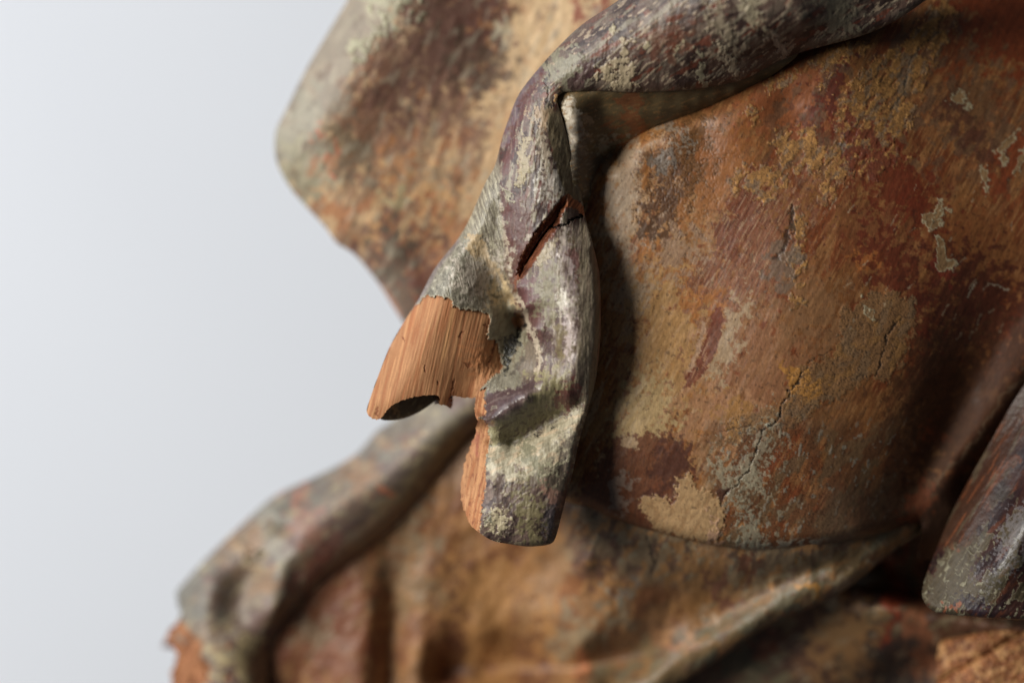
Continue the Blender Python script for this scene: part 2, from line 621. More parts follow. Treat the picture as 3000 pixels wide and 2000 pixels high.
# ---------------------------------------------------------------- body drapery (right)
D_poly = [(1980, -200), (3260, -200), (3260, 980), (3260, 1500), (3000, 1700), (2830, 1720), (2714, 1696), (2692, 1640), (2698, 1570), (2691, 1528), (2589, 1562), (2423, 1594), (2232, 1610), (2100, 1598), (1990, 1575), (1850, 1537), (1750, 1503), (1658, 1467), (1560, 1420), (1490, 1340), (1480, 1100), (1520, 800), (1560, 560), (1650, 300), (1800, 60)]
D_bottom = [(1400, 1350), (1560, 1420), (1658, 1467), (1750, 1503), (1850, 1537), (1990, 1575), (2100, 1598), (2232, 1610), (2423, 1594), (2589, 1562), (2691, 1528)]
D_d = Depth([
    [(1480, 900, 180), (1480, 1380, 200)],
    [(1640, 500, 150), (1650, 700, 122), (1650, 1100, 120), (1600, 1440, 170)],
    [(1796, 500, 100), (1810, 700, 82), (1800, 950, 76), (1785, 1200, 88), (1765, 1400, 122), (1720, 1490, 200)],
    [(1730, 420, 330), (1850, 340, 310), (2000, 265, 290), (2190, 165, 260), (2400, 40, 230), (2560, -120, 260)],
    [(1805, 462, 146), (1850, 415, 130), (1905, 382, 116), (2010, 343, 98), (2110, 300, 84), (2200, 258, 72), (2330, 196, 66), (2480, 130, 70)],
    [(1915, 450, 80), (1910, 700, 64), (1905, 1000, 58), (1885, 1300, 70), (1880, 1520, 135)],
    [(2060, 400, 62), (2060, 700, 48), (2060, 1100, 38), (2050, 1400, 65), (2050, 1580, 100)],
    [(2300, 300, 60), (2300, 500, 34), (2300, 900, -4), (2300, 1250, 22), (2300, 1590, 100)],
    [(2650, 60, 130), (2600, 400, 66), (2550, 800, 30), (2500, 1100, 36), (2480, 1400, 84), (2520, 1560, 128)],
    [(2850, -150, 260), (2850, 200, 170), (2830, 600, 104), (2750, 900, 90), (2700, 1150, 128), (2620, 1400, 172)],
    [(3180, -100, 330), (3150, 300, 220), (3100, 650, 160), (2960, 950, 190), (2850, 1130, 236), (2760, 1290, 256), (2690, 1420, 250)],
    [(2715, 1480, 248), (2760, 1400, 240), (2870, 1263, 226), (3000, 1085, 204), (3130, 930, 180)],
    [(2700, 1600, 320), (2705, 1690, 350), (2820, 1700, 420)],
    [(2790, 1500, 290), (2850, 1400, 320), (2960, 1270, 315), (3090, 1100, 300)]], c=30)


def D_paint(x, y):
    p = Paint(x, y, (152, 100, 56), 0.46, warp=12, seed=100)
    W = (x < 4000)
    left = sm((2150 - p.x + 0.15 * (p.y - 800)) / 260)
    right = sm((p.x - 2350) / 300)
    # broad zones
    p.mottle((136, 66, 34), 260, 90, 32, 0.45, 0.8, 0.8, seed=101, octv=3)
    p.mottle((172, 118, 72), 200, 70, 32, 0.30, 0.8, 0.7, seed=102, octv=3)
    p.mottle((112, 58, 32), 180, 60, 34, 0.32, 0.7, 0.6, seed=103, within=right)
    p.mottle((190, 142, 90), 200, 60, 24, 0.75, 0.9, 0.9, seed=104, within=left)
    p.mottle((186, 120, 60), 130, 50, 24, 0.40, 0.5, 0.85, seed=105, within=left)
    p.mottle((208, 172, 134), 120, 34, 24, 0.25, 0.4, 0.8, seed=106, within=left)
    p.mottle((136, 74, 40), 80, 30, 24, 0.16, 0.4, 0.7, seed=107, within=left)
    p.mottle((120, 66, 36), 90, 9, 28, 0.25, 0.5, 0.5, seed=250)
    p.mottle((190, 138, 88), 80, 8, 27, 0.2, 0.5, 0.5, seed=251)
    # pale greyish strip along the shaded hollow
    p.blob(1830, 560, 60, 170, 0, (196, 172, 146), 0.8, 0.7, 0.3, seed=108)
    p.blob(1850, 850, 60, 60, 10, (186, 160, 130), 0.7, 0.7, 0.4, seed=109)
    p.blob(1960, 1000, 110, 190, 10, (198, 152, 96), 0.8, 0.6, 0.4, seed=110)
    p.blob(1890, 1230, 80, 130, 8, (204, 174, 124), 0.85, 0.5, 0.4, seed=111)
    p.blob(2080, 860, 90, 60, 30, (182, 112, 52), 0.8, 0.5, 0.4, seed=112)
    p.blob(2010, 640, 120, 90, 30, (186, 140, 92), 0.7, 0.6, 0.5, seed=113)
    p.blob(2120, 990, 70, 90, 20, (150, 122, 110), 0.0, 0.6, 0.5, seed=113)
    # dark crust blob upper left
    p.blob(2030, 480, 100, 130, 20, (128, 86, 48), 0.95, 0.35, 0.4, seed=114)
    p.blob(1950, 610, 48, 80, 20, (104, 68, 42), 0.9, 0.3, 0.5, seed=115)
    p.blob(1895, 670, 26, 26, 30, (96, 64, 38), 0.95, 0.25, 0.35, seed=116)
    p.blob(1945, 480, 32, 36, 0, (122, 112, 102), 0.8, 0.4, 0.5, seed=117)
    p.blob(1970, 380, 60, 22, 40, (168, 156, 140), 0.6, 0.5, 0.8, seed=118, size=14)
    kz = np.clip(p.blob(1990, 510, 110, 180, 15, None, 1, 0.4, 0.3, apply=False), 0, 1)
    p.crackle(kz, 13, (66, 42, 26), 0.75, 0.16, -2.2, seed=119)
    # orange glaze beneath it
    p.blob(2150, 420, 60, 120, 35, (166, 102, 52), 0.8, 0.7, 0.4, seed=120)
    p.blob(2090, 560, 40, 120, 35, (176, 112, 58), 0.7, 0.6, 0.4, seed=121)
    p.blob(2330, 300, 150, 130, 30, (160, 92, 54), 0.85, 0.5, 0.3, seed=122)
    p.blob(2430, 270, 26, 120, 24, (104, 50, 40), 0.9, 0.5, 0.4, seed=123)
    p.blob(2390, 380, 60, 40, 60, (116, 66, 44), 0.8, 0.5, 0.4, seed=124)
    # scraped dark strokes with wood streaks
    sc_ = p.blob(2170, 640, 52, 130, 30, (128, 70, 44), 0.9, 0.3, 0.4, seed=125)
    s2 = p.blob(2230, 760, 90, 240, 30, (148, 92, 66), 0.8, 0.4, 0.45, seed=126)
    s3 = p.blob(2070, 800, 34, 50, 22, (140, 86, 58), 0.9, 0.3, 0.4, seed=127)
    s4 = p.blob(1980, 740, 60, 70, 20, (176, 142, 116), 0.7, 0.4, 0.5, seed=128)
    scr = np.clip(sc_ + s2 + s3 + s4, 0, 1)
    p.mottle((206, 174, 136), 60, 5, 30, 0.2, 0.45, 0.5, h=0.2, seed=129, within=scr, octv=3)
    p.mottle((92, 40, 26), 70, 6, 30, 0.18, 0.45, 0.6, h=-0.3, seed=130, within=scr, octv=3)
    # pinkish grey field in the middle
    p.blob(2240, 1080, 170, 170, 30, (164, 116, 80), 0.75, 0.5, 0.4, seed=131)
    p.blob(2130, 990, 36, 110, 20, (190, 162, 128), 0.8, 0.45, 0.5, seed=132)
    p.blob(2370, 900, 110, 90, 30, (158, 116, 80), 0.6, 0.5, 0.4, seed=133)
    p.blob(2110, 1230, 120, 90, 20, (190, 138, 98), 0.8, 0.5, 0.4, seed=134)
    p.poly([(2075, 960), (2100, 900), (2120, 920), (2108, 990), (2085, 1060), (2020, 1135), (2005, 1110), (2050, 1040)], (122, 54, 34), 0.85, 5, 4, seed=135)
    p.mottle((196, 148, 112), 50, 6, 22, 0.3, 0.4, 0.7, seed=137, within=sm((2090 - x) / 30) * sm((x - 2000) / 20) * sm((y - 950) / 30) * sm((1120 - y) / 20))
    p.line([(2062, 950), (2045, 1020), (2022, 1085)], 13, (200, 160, 130), 0.9, 4, 3, seed=136)
    p.blob(2240, 690, 50, 26, 40, (120, 50, 36), 0.0)
    # ochre crust islands
    isles = [
        [(2264, 416), (2280, 385), (2300, 375), (2325, 390), (2350, 372), (2388, 376), (2392, 425), (2440, 420), (2500, 400), (2620, 420), (2640, 455), (2590, 500), (2548, 534), (2530, 510), (2490, 512), (2462, 530), (2448, 560), (2440, 595), (2415, 606), (2396, 590), (2400, 545), (2420, 512), (2370, 505), (2340, 514), (2315, 498), (2290, 510), (2282, 470)],
        [(2440, 380), (2446, 330), (2480, 270), (2500, 230), (2560, 180), (2640, 130), (2700, 60), (2770, -40), (2810, 60), (2780, 120), (2730, 190), (2700, 300), (2650, 400), (2600, 430), (2500, 412)],
        [(2138, 540), (2148, 500), (2180, 484), (2215, 492), (2250, 480), (2290, 508), (2302, 540), (2276, 556), (2270, 580), (2245, 596), (2215, 590), (2205, 560), (2175, 556), (2156, 566)],
        [(2328, 622), (2350, 634), (2362, 655), (2358, 690), (2345, 716), (2358, 760), (2366, 800), (2340, 850), (2325, 820), (2320, 785), (2298, 770), (2302, 742), (2325, 710), (2320, 660)],
        [(2180, 320), (2205, 310), (2232, 322), (2226, 352), (2204, 362), (2184, 346)], [(2312, 870), (2340, 862), (2356, 884), (2336, 902), (2314, 894)],
        [(2240, 250), (2290, 214), (2330, 222), (2300, 262), (2256, 276)], [(2380, 180), (2460, 130), (2520, 120), (2560, 140), (2460, 190), (2400, 214)]]
    oc = 0
    for k, isl in enumerate(isles):
        oc = np.maximum(oc, p.poly(isl, None, 1, 3.5, 8, 22, seed=140 + k, smooth=False, apply=False))
    for (a, b_, r) in ((2306, 588, 9), (2325, 608, 13), (2470, 520, 10), (2392, 556, 7), (2520, 245, 9), (2350, 210, 10), (2420, 240, 12), (2660, 470, 12), (2560, 560, 7)):
        oc = np.maximum(oc, p.blob(a, b_, r, r * 1.2, 20, None, 1, 0.3, 0.4, seed=150, size=12, apply=False))
    holes = sm((fbm(x, y, 60, 26, 40, 160, 4, 0.6) - 0.75) / 0.2)
    oc = oc * (1 - holes)
    p.mix(oc * 0.95, (176, 126, 68), 1.8, 0.8)
    p.mottle((150, 122, 96), 50, 26, 30, 0.35, 0.4, 0.8, seed=161, within=oc)
    p.mottle((204, 150, 84), 24, 16, 30, 0.25, 0.4, 0.8, h=0.4, seed=162, within=oc)
    f1, e, idr = cells(x + 4 * fbm(x, y, 20, seed=163), y + 4 * fbm(x, y, 20, seed=164), 17, 3)
    p.mix((1 - sm(e / 0.22)) * oc * 0.6, (76, 48, 28), -1.2)
    p.h = p.h + oc * 0.7 * (idr - 0.5)
    p.c = p.c * (1 + oc * 0.35 * (idr - 0.5))[..., None]
    p.crust = oc
    halo = sm((fbm(x, y, 60, 40, 30, 165, 4) - 0.2) / 0.5) * (1 - oc) * sm((x - 2180) / 120) * sm((640 - y) / 200)
    p.mix(halo * 0.6, (112, 88, 68))
    # long cracks in the upper ochre field
    p.line([(2760, 50), (2740, 100), (2670, 170), (2655, 230), (2640, 290), (2610, 320)], 4, (58, 42, 30), 0.8, 4, 1.5, h=-2, seed=166, wander=3)
    p.blob(2650, 230, 16, 80, 15, (112, 104, 92), 0.5, 0.6, 0.5, seed=167)
    p.blob(2470, 420, 18, 30, 30, (120, 110, 102), 0.8, 0.4, 0.4, seed=168)
    p.line([(2322, 600), (2318, 660), (2300, 720), (2275, 760)], 13, (44, 34, 30), 0.8, 8, 3, h=-3, seed=169, wander=4)
    p.blob(2290, 780, 46, 60, 20, (126, 108, 92), 0.7, 0.5, 0.5, seed=170)
    # right hand reds
    p.blob(2960, 60, 160, 130, 40, (134, 62, 30), 0.95, 0.5, 0.3, seed=171)
    p.blob(2870, 330, 130, 90, 50, (112, 82, 56), 0.6, 0.6, 0.4, seed=172)
    p.blob(2640, 560, 260, 70, 50, (122, 50, 28), 0.85, 0.5, 0.45, seed=173)
    p.blob(2850, 400, 120, 30, 50, (92, 52, 40), 0.7, 0.6, 0.5, seed=174)
    p.blob(2960, 480, 30, 150, 30, (142, 66, 34), 0.8, 0.6, 0.4, seed=175)
    p.blob(2870, 720, 150, 110, 45, (148, 92, 50), 0.7, 0.6, 0.4, seed=176)
    p.blob(2560, 700, 170, 80, 45, (140, 86, 52), 0.7, 0.6, 0.4, seed=177)
    p.blob(2530, 760, 26, 36, 40, (182, 110, 56), 0.85, 0.3, 0.5, seed=178)
    p.blob(2640, 830, 200, 60, 60, (112, 46, 28), 0.8, 0.5, 0.5, seed=179)
    p.blob(2900, 930, 220, 130, 45, (96, 46, 30), 0.9, 0.6, 0.4, seed=180)
    p.blob(2760, 1120, 130, 160, 30, (104, 62, 36), 0.8, 0.7, 0.4, seed=181)
    p.blob(2760, 790, 46, 22, 70, (132, 56, 40), 0.8, 0.5, 0.4, seed=182)
    p.blob(2735, 1270, 36, 30, 50, (176, 86, 44), 0.7, 0.5, 0.4, seed=183)
    # fine crackled ochre shield
    shield = [(2480, 905), (2590, 850), (2665, 875), (2680, 920), (2660, 1010), (2630, 1080), (2600, 1110), (2540, 1110), (2480, 1160), (2400, 1190), (2310, 1260), (2210, 1290), (2130, 1290), (2140, 1220), (2220, 1200), (2300, 1170), (2330, 1090), (2440, 1030), (2460, 960)]
    m = p.poly(shield, (152, 110, 68), 0.95, 8, 9, 30, h=1.6, seed=184, rough=0.75)
    p.mottle((170, 122, 66), 60, 40, 40, 0.25, 0.5, 0.7, seed=185, within=m)
    p.blob(2350, 1120, 60, 30, 50, (200, 140, 66), 0.9, 0.4, 0.4, seed=186)
    p.blob(2160, 1230, 70, 34, 70, (180, 130, 72), 0.85, 0.4, 0.4, seed=187)
    p.mottle((132, 108, 82), 80, 50, 40, 0.25, 0.5, 0.5, seed=188, within=m)
    low = sm((y - 1180) / 120) * sm((x - 2020) / 120) * sm((2760 - x) / 140)
    p.mottle((124, 98, 70), 120, 70, 30, 0.5, 0.6, 0.8, seed=189, within=low)
    p.mottle((122, 76, 46), 100, 44, 30, 0.4, 0.5, 0.8, seed=190, within=low)
    p.mottle((166, 154, 130), 40, 24, 20, 0.10, 0.3, 0.85, h=0.8, seed=191, within=low * sm((2400 - x) / 150))
    p.mottle((160, 150, 134), 34, 20, 20, 0.04, 0.25, 0.8, h=0.8, seed=192, within=low)
    lowr = sm((y - 1360) / 110) * sm((x - 2350) / 100)
    p.mix(lowr * 0.7, (106, 84, 64))
    ck = np.clip(m + low * sm((2560 - x) / 200) * 0.75, 0, 1)
    p.crackle(ck, 13, (58, 40, 28), 0.75, 0.13, -1.6, seed=193, aspect=0.7, ang=30)
    p.crackle(ck, 44, (46, 34, 26), 0.55, 0.05, -2.2, seed=194, aspect=0.8, ang=30)
    # the long split with white edge
    p.line([(2640, 930), (2600, 990), (2575, 1080), (2560, 1100)], 4, (50, 36, 26), 0.85, 2.5, 1.0, h=-3, seed=195, wander=4)
    p.blob(2215, 1330, 34, 90, 25, (170, 158, 134), 0.7, 0.5, 0.6, h=1, seed=196, size=16)
    p.blob(2130, 1410, 60, 24, 70, (174, 162, 136), 0.75, 0.5, 0.7, h=1, seed=197, size=16)
    p.blob(2210, 1400, 46, 20, 60, (180, 168, 142), 0.75, 0.5, 0.6, h=1, seed=198, size=16)
    p.blob(2260, 1240, 16, 12, 50, (180, 178, 160), 0.9, 0.4, 0.4, h=2, seed=199, size=10)
    p.line([(2350, 1100), (2300, 1170), (2270, 1235), (2240, 1262), (2222, 1300), (2200, 1360), (2165, 1410), (2135, 1440), (2112, 1460)], 4.4, (44, 34, 26), 0.9, 3, 1.2, h=-5, seed=200, wander=4)
    p.line([(2240, 1262), (2190, 1250), (2120, 1262)], 3.5, (52, 38, 28), 0.7, 2.5, 1, h=-2, seed=201, wander=4)
    p.line([(2440, 1020), (2380, 1060), (2350, 1100)], 3.5, (46, 34, 26), 0.8, 2.5, 1, h=-2, seed=202, wander=4)
    p.poly([(2100, 1435), (2140, 1430), (2118, 1462), (2110, 1500), (2104, 1465)], (84, 48, 34), 0.9, 4, 2, seed=203)
    # dark bare area above the tan crust
    p.poly([(1790, 1290), (1900, 1270), (1990, 1290), (2010, 1330), (2040, 1400), (1985, 1385), (1975, 1500), (1900, 1560), (1700, 1480), (1740, 1380)], (122, 70, 46), 0.92, 14, 10, seed=204)
    p.blob(1970, 1370, 50, 90, 10, (92, 54, 42), 0.8, 0.5, 0.4, seed=205)
    p.mottle((96, 56, 42), 60, 6, 8, 0.25, 0.4, 0.5, seed=206, within=sm((y - 1290) / 60) * sm((2000 - x) / 60))
    p.blob(1815, 1450, 30, 60, 4, (164, 142, 128), 0.75, 0.5, 0.4, seed=207)
    p.blob(1838, 1295, 16, 24, 20, (206, 172, 134), 0.9, 0.35, 0.3, seed=208)
    # tan filler crust
    cr = p.poly([(1878, 1455), (1955, 1452), (1965, 1480), (1980, 1470), (1985, 1400), (2025, 1390), (2035, 1430), (2080, 1440), (2100, 1460), (2120, 1480), (2125, 1530), (2100, 1580), (2060, 1590), (2010, 1575), (1960, 1560), (1915, 1550), (1900, 1510), (1872, 1490)], (196, 158, 112), 0.95, 4, 6, 16, h=3.5, seed=209, rough=0.85, smooth=False)
    p.mottle((170, 128, 84), 30, 20, 10, 0.3, 0.5, 0.6, h=-1.0, seed=210, within=cr)
    p.filler = cr
    p.blob(2100, 1570, 50, 14, 75, (204, 160, 132), 0.8, 0.4, 0.5, h=2, seed=211, size=12)
    # bottom frayed white edge
    bd = seg_dist(x, y, D_bottom)
    p.mottle((182, 172, 152), 30, 12, 70, 0.5, 0.4, 0.8, h=1.5, seed=212, within=sm((30 - bd) / 14) * sm((x - 2130) / 60) * sm((2450 - x) / 80))
    p.blob(2200, 1560, 90, 26, 80, (168, 164, 142), 0.6, 0.5, 0.6, h=2, seed=213, size=14)
    # droplets of pale wax / guano rings
    for i, (a, b_, rx, ry, an) in enumerate(((2815, 300, 26, 28, 0), (2890, 525, 44, 22, 70), (2740, 640, 26, 36, -10), (2765, 742, 46, 24, 75), (2730, 620, 20, 30, 20), (2950, 430, 20, 54, 28), (2545, 915, 40, 18, 35 + 10), (2530, 905, 14, 14, 0), (2990, 480, 18, 40, 15))):
        p.rings(a, b_, rx, ry, an, (150, 112, 72), (198, 188, 156), seed=220 + i, h=1.4, rag=0.24)
    # small nicks and streaks on the right
    rz = sm((x - 2350) / 200) * sm((y - 450) / 100) * sm((1100 - y) / 100)
    for k in range(26):
        rr_ = np.random.RandomState(900 + k).rand(5)
        ax, ay = 2420 + 560 * rr_[0], 520 + 520 * rr_[1]
        p.line([(ax, ay), (ax + 6 + 16 * rr_[2], ay - 8 - 26 * rr_[3])], 1.6 + 2.4 * rr_[4], (196, 172, 142), 0.55, 2.5, 1.2, seed=930 + k, wander=2)
    p.line([(2880, 850), (2900, 835), (2925, 840), (2960, 845)], 4, (200, 184, 160), 0.8, 2.5, 1.5, seed=231, wander=4)
    p.line([(2835, 870), (2860, 825)], 4, (196, 180, 156), 0.8, 2.5, 1.5, seed=232, wander=3)
    # right groove: shade painted in dark brown, lit ridge line painted pale
    p.blob(2870, 1200, 110, 300, 36, (88, 54, 34), 0.85, 0.6, 0.3, seed=235)
    rd = seg_dist(p.x, p.y, [(2715, 1480), (2760, 1400), (2870, 1263), (3000, 1085), (3130, 930)])
    p.mix(sm((120 - rd) / 60), None, 0, 0.74)
    p.mix(sm((10 - rd) / 10) * 0.8, (138, 110, 84))
    p.poly([(2640, 1560), (2700, 1500), (2760, 1420), (2900, 1400), (2880, 1720), (2680, 1720)], (76, 46, 30), 0.85, 30, 8, seed=234)
    p.blob(2690, 1470, 34, 60, 35, (150, 82, 50), 0.8, 0.6, 0.4, seed=233)
    # specks
    p.mottle((72, 46, 32), 16, 12, 20, 0.03, 0.3, 0.5, h=-0.4, seed=240, octv=3)
    p.grain(0.06, 46, 7, 26, 242)
    p.grain(0.06, 26, 14, 26, 243)
    p.h = p.h + 0.16 * fbm(x, y, 60, 12, 28, 244) + 0.7 * fbm(x, y, 120, 80, 28, 245)
    return p


sheet('robe_body', D_poly, D_d, D_paint, root, M_BODY, step=2.6, rounds=[(D_bottom, 42, 60)], rim=90, taper=0.2, gain=0.54, sat=0.98, tint=(1.0, 0.99, 0.97),
      regions=[('crust', 'ochre_crust', M_BODY, 'flaking ochre paint crust broken into crumbs'), ('filler', 'pale_filler', M_BODY, 'pale tan filler patch with frayed edge')],
      bbox=(1470, -120, 3130, 1640))

# ---------------------------------------------------------------- underside web beneath the upper strand
U_poly = [(1610, 290), (1640, 240), (1760, 220), (2000, 210), (2220, 180), (2310, 140), (2335, 165), (2200, 262), (2100, 305), (2000, 345), (1900, 378), (1835, 440), (1800, 480), (1790, 560), (1740, 620), (1690, 620), (1670, 480), (1630, 380)]
U_d = Depth([
    [(1660, 225, 50), (1850, 222, 30), (2000, 212, 30), (2190, 172, 20), (2340, 105, 20)],
    [(1600, 270, 10), (1640, 262, 10), (1750, 255, -8), (1850, 258, -10), (2000, 250, 0), (2190, 212, 26), (2340, 140, 30)],
    [(1634, 345, 20), (1640, 420, 30)],
    [(1655, 322, -14), (1672, 320, -24), (1686, 360, -18), (1694, 420, -2), (1702, 490, 18), (1712, 560, 38)],
    [(1704, 322, -8), (1718, 380, 24), (1724, 440, 66), (1735, 520, 120)],
    [(1760, 308, 34), (1850, 300, 28), (1980, 288, 28), (2120, 258, 40), (2300, 198, 56)],
    [(1765, 400, 96), (1800, 380, 92), (1880, 345, 74), (2000, 318, 62), (2150, 272, 62)],
    [(1760, 470, 165), (1750, 540, 200), (1760, 600, 220)],
    [(1800, 480, 190), (1850, 430, 158), (1910, 385, 135), (2010, 345, 116), (2110, 305, 100), (2200, 262, 90), (2350, 190, 90)]], c=14)


def U_paint(x, y):
    p = Paint(x, y, (112, 92, 58), 0.6, warp=10, seed=300)
    p.mottle((96, 80, 50), 120, 40, 80, 0.45, 0.8, 0.7, seed=301)
    p.blob(1860, 345, 120, 28, 75, (136, 76, 36), 0.8, 0.6, 0.4, seed=302)
    p.mottle((156, 88, 40), 60, 10, 65, 0.22, 0.4, 0.8, seed=303, within=sm((y - 330) / 30) * sm((x - 1740) / 40))
    p.blob(1668, 325, 24, 22, 0, (226, 214, 192), 0.95, 0.5, 0.3, seed=304)  # highlight on the knob painted in as pale colour
    p.blob(1682, 390, 30, 70, -12, (182, 168, 148), 0.9, 0.5, 0.3, seed=305)
    p.blob(1725, 350, 26, 20, -60, (176, 150, 118), 0.8, 0.6, 0.5, seed=306)
    p.blob(1720, 480, 50, 90, -10, (112, 98, 84), 0.8, 0.6, 0.3, seed=307)
    p.blob(1775, 425, 26, 16, -50, (178, 164, 140), 0.7, 0.6, 0.6, seed=308, size=12)
    p.mottle((168, 158, 134), 20, 7, 60, 0.12, 0.3, 0.7, h=1, seed=309, within=sm((y - 370) / 30))
    p.mottle((150, 110, 62), 26, 8, 70, 0.12, 0.3, 0.7, seed=310)
    p.grain(0.08, 30, 12, 72, 311)
    p.h = p.h + 0.25 * fbm(x, y, 60, 10, 75, 312)
    return p


sheet('underside', U_poly, U_d, U_paint, root, M_PAINT, step=2.4, rim=40, gain=0.74, sat=0.95)

# ---------------------------------------------------------------- hanging fold (in focus)
Bl_sil = [(2000, -140), (1814, 0), (1710, 69), (1641, 132), (1578, 201), (1521, 275), (1492, 344), (1472, 402), (1458, 459), (1446, 494), (1423, 534), (1395, 597), (1372, 649), (1337, 706), (1274, 786), (1228, 873), (1187, 937), (1143, 1013), (1107, 1103), (1085, 1165), (1074, 1205)]
Bbot = [(1089, 1225), (1112, 1229), (1128, 1208), (1147, 1188), (1179, 1172), (1223, 1161), (1286, 1158), (1286, 1184), (1312, 1184), (1318, 1160), (1353, 1163), (1388, 1166)]
Bl_low = [(1393, 1161), (1391, 1192), (1395, 1223), (1397, 1250), (1379, 1304), (1362, 1353), (1353, 1402), (1350, 1460), (1366, 1509), (1384, 1542)]
Bend = [(1437, 1580), (1487, 1592), (1545, 1600), (1600, 1596), (1622, 1586)]
Br_sil = [(1629, 1571), (1643, 1518), (1661, 1446), (1679, 1379), (1696, 1295), (1719, 1214), (1741, 1134), (1750, 1080), (1759, 991), (1760, 900), (1756, 804), (1742, 735), (1728, 683), (1713, 626), (1702, 560), (1690, 520), (1677, 465), (1660, 395), (1642, 328), (1632, 292)]
Brim = [(1650, 272), (1750, 267), (1850, 271), (2000, 265), (2110, 250), (2190, 228), (2330, 160), (2550, 96), (2700, 10), (2860, -140)]
B_poly = Bl_sil + Bbot + Bl_low + Bend + Br_sil + Brim
B_d = Depth([
    # upper strand
    [(2000, -140, -90), (1814, 0, -60), (1710, 69, -30), (1641, 132, -20), (1578, 201, 10), (1521, 275, 30), (1492, 344, 40), (1472, 402, 50)],
    [(2400, -140, -230), (2100, -60, -190), (1900, 60, -130), (1740, 150, -80), (1650, 230, -46), (1622, 285, -30)],
    [(2860, -140, -90), (2700, 0, -60), (2550, 90, -30), (2330, 155, 0), (2190, 224, -4), (2000, 262, -30), (1850, 268, -38), (1750, 264, -36), (1650, 270, -22)],
    [(2350, 60, -150), (2100, 150, -115), (1900, 200, -90), (1760, 220, -66)],
    # descending strand
    [(1560, 300, -8), (1530, 420, -12), (1500, 560, -5), (1500, 700, 5), (1515, 800, 20)],
    [(1608, 300, -28), (1606, 400, -34), (1625, 490, -40), (1652, 585, -42)],
    [(1642, 328, -8), (1660, 395, -4), (1677, 465, 6), (1695, 530, 14), (1713, 626, 16)],
    [(1570, 420, -36), (1570, 520, -44), (1560, 640, -40), (1545, 740, -25)],
    # left drape
    [(1446, 494, 46), (1423, 534, 60), (1395, 597, 70), (1372, 649, 78), (1337, 706, 80), (1274, 786, 78), (1228, 873, 76), (1187, 937, 72), (1143, 1013, 66), (1107, 1103, 60), (1080, 1190, 60)],
    [(1462, 500, 24), (1466, 631, 32), (1478, 720, 42), (1500, 820, 52)],
    [(1420, 600, 34), (1410, 660, 46)],
    [(1385, 690, 62), (1410, 735, 76), (1446, 790, 92), (1500, 870, 112), (1530, 925, 140)],
    [(1335, 780, 34), (1290, 870, 18), (1245, 980, 6), (1190, 1090, 4), (1150, 1170, 16)],
    [(1390, 830, 44), (1350, 930, 18), (1310, 1060, 12), (1290, 1170, 18)],
    [(1450, 930, 66), (1420, 1020, 48), (1395, 1110, 50), (1388, 1160, 55)],
    # hollow
    [(1534, 950, 150), (1518, 995, 120), (1494, 1040, 104), (1480, 1075, 92)],
    [(1542, 1020, 60), (1524, 1060, 52), (1490, 1100, 44)],
    # right lobe
    [(1540, 790, -4), (1508, 845, 14), (1535, 905, 6), (1556, 960, -4), (1576, 1030, -6), (1566, 1090, 0)],
    [(1630, 680, -54), (1650, 780, -84), (1668, 900, -100), (1682, 1010, -98), (1684, 1100, -84), (1668, 1160, -56)],
    [(1590, 850, -52), (1612, 950, -52), (1632, 1050, -42)],
    [(1742, 735, -40), (1756, 804, -60), (1760, 900, -70), (1759, 991, -70), (1750, 1080, -56), (1730, 1170, -40), (1700, 1290, -40), (1679, 1379, -42), (1650, 1490, -38), (1629, 1571, -20)],
    # lower twist
    [(1405, 1222, -20), (1440, 1225, -60), (1490, 1195, -82), (1540, 1160, -86), (1590, 1120, -70)],
    [(1420, 1142, 26), (1470, 1115, 34), (1530, 1100, 24)],
    [(1434, 1303, 34), (1500, 1296, 40), (1570, 1262, 30), (1640, 1215, 10), (1700, 1178, -14)],
    [(1438, 1345, -18), (1510, 1345, -30), (1590, 1305, -40), (1670, 1250, -34)],
    [(1430, 1420, -44), (1510, 1420, -62), (1600, 1400, -66), (1655, 1380, -40)],
    [(1415, 1510, -40), (1500, 1530, -54), (1590, 1510, -62)],
    [(1437, 1580, -20), (1487, 1590, -24), (1545, 1598, -26), (1616, 1588, -20)],
    # broken side face
    [(1393, 1161, 60), (1392, 1200, 56), (1397, 1250, 66), (1379, 1304, 76), (1362, 1353, 80), (1353, 1402, 78), (1350, 1460, 70), (1366, 1509, 52), (1384, 1542, 26)],
    [(1410, 1215, 8), (1428, 1250, 12), (1432, 1286, 14), (1424, 1350, -6), (1420, 1415, -22), (1412, 1470, -26), (1404, 1540, -20)]], c=9, step=38)
WOODF = [(1180, 930), (1223, 891), (1236, 878), (1250, 866), (1268, 870), (1286, 866), (1304, 874), (1321, 877), (1326, 884), (1328, 897), (1340, 901), (1357, 908), (1380, 906), (1402, 911), (1420, 919), (1433, 920), (1434, 945), (1429, 969), (1426, 980), (1433, 993), (1451, 996), (1457, 1008), (1460, 1022), (1469, 1054), (1474, 1076), (1462, 1092), (1446, 1098), (1436, 1110), (1420, 1122), (1404, 1143), (1400, 1200), (1380, 1260), (1000, 1260), (1000, 1150), (1070, 1100)]
WOODS = [(1404, 1143), (1424, 1136), (1420, 1150), (1416, 1165), (1424, 1178), (1418, 1192), (1426, 1205), (1422, 1214), (1404, 1222), (1418, 1230), (1430, 1250), (1434, 1286), (1430, 1317), (1424, 1345), (1423, 1366), (1424, 1415), (1420, 1440), (1414, 1464), (1412, 1490), (1409, 1510), (1404, 1558), (1340, 1570), (1310, 1400), (1370, 1180)]
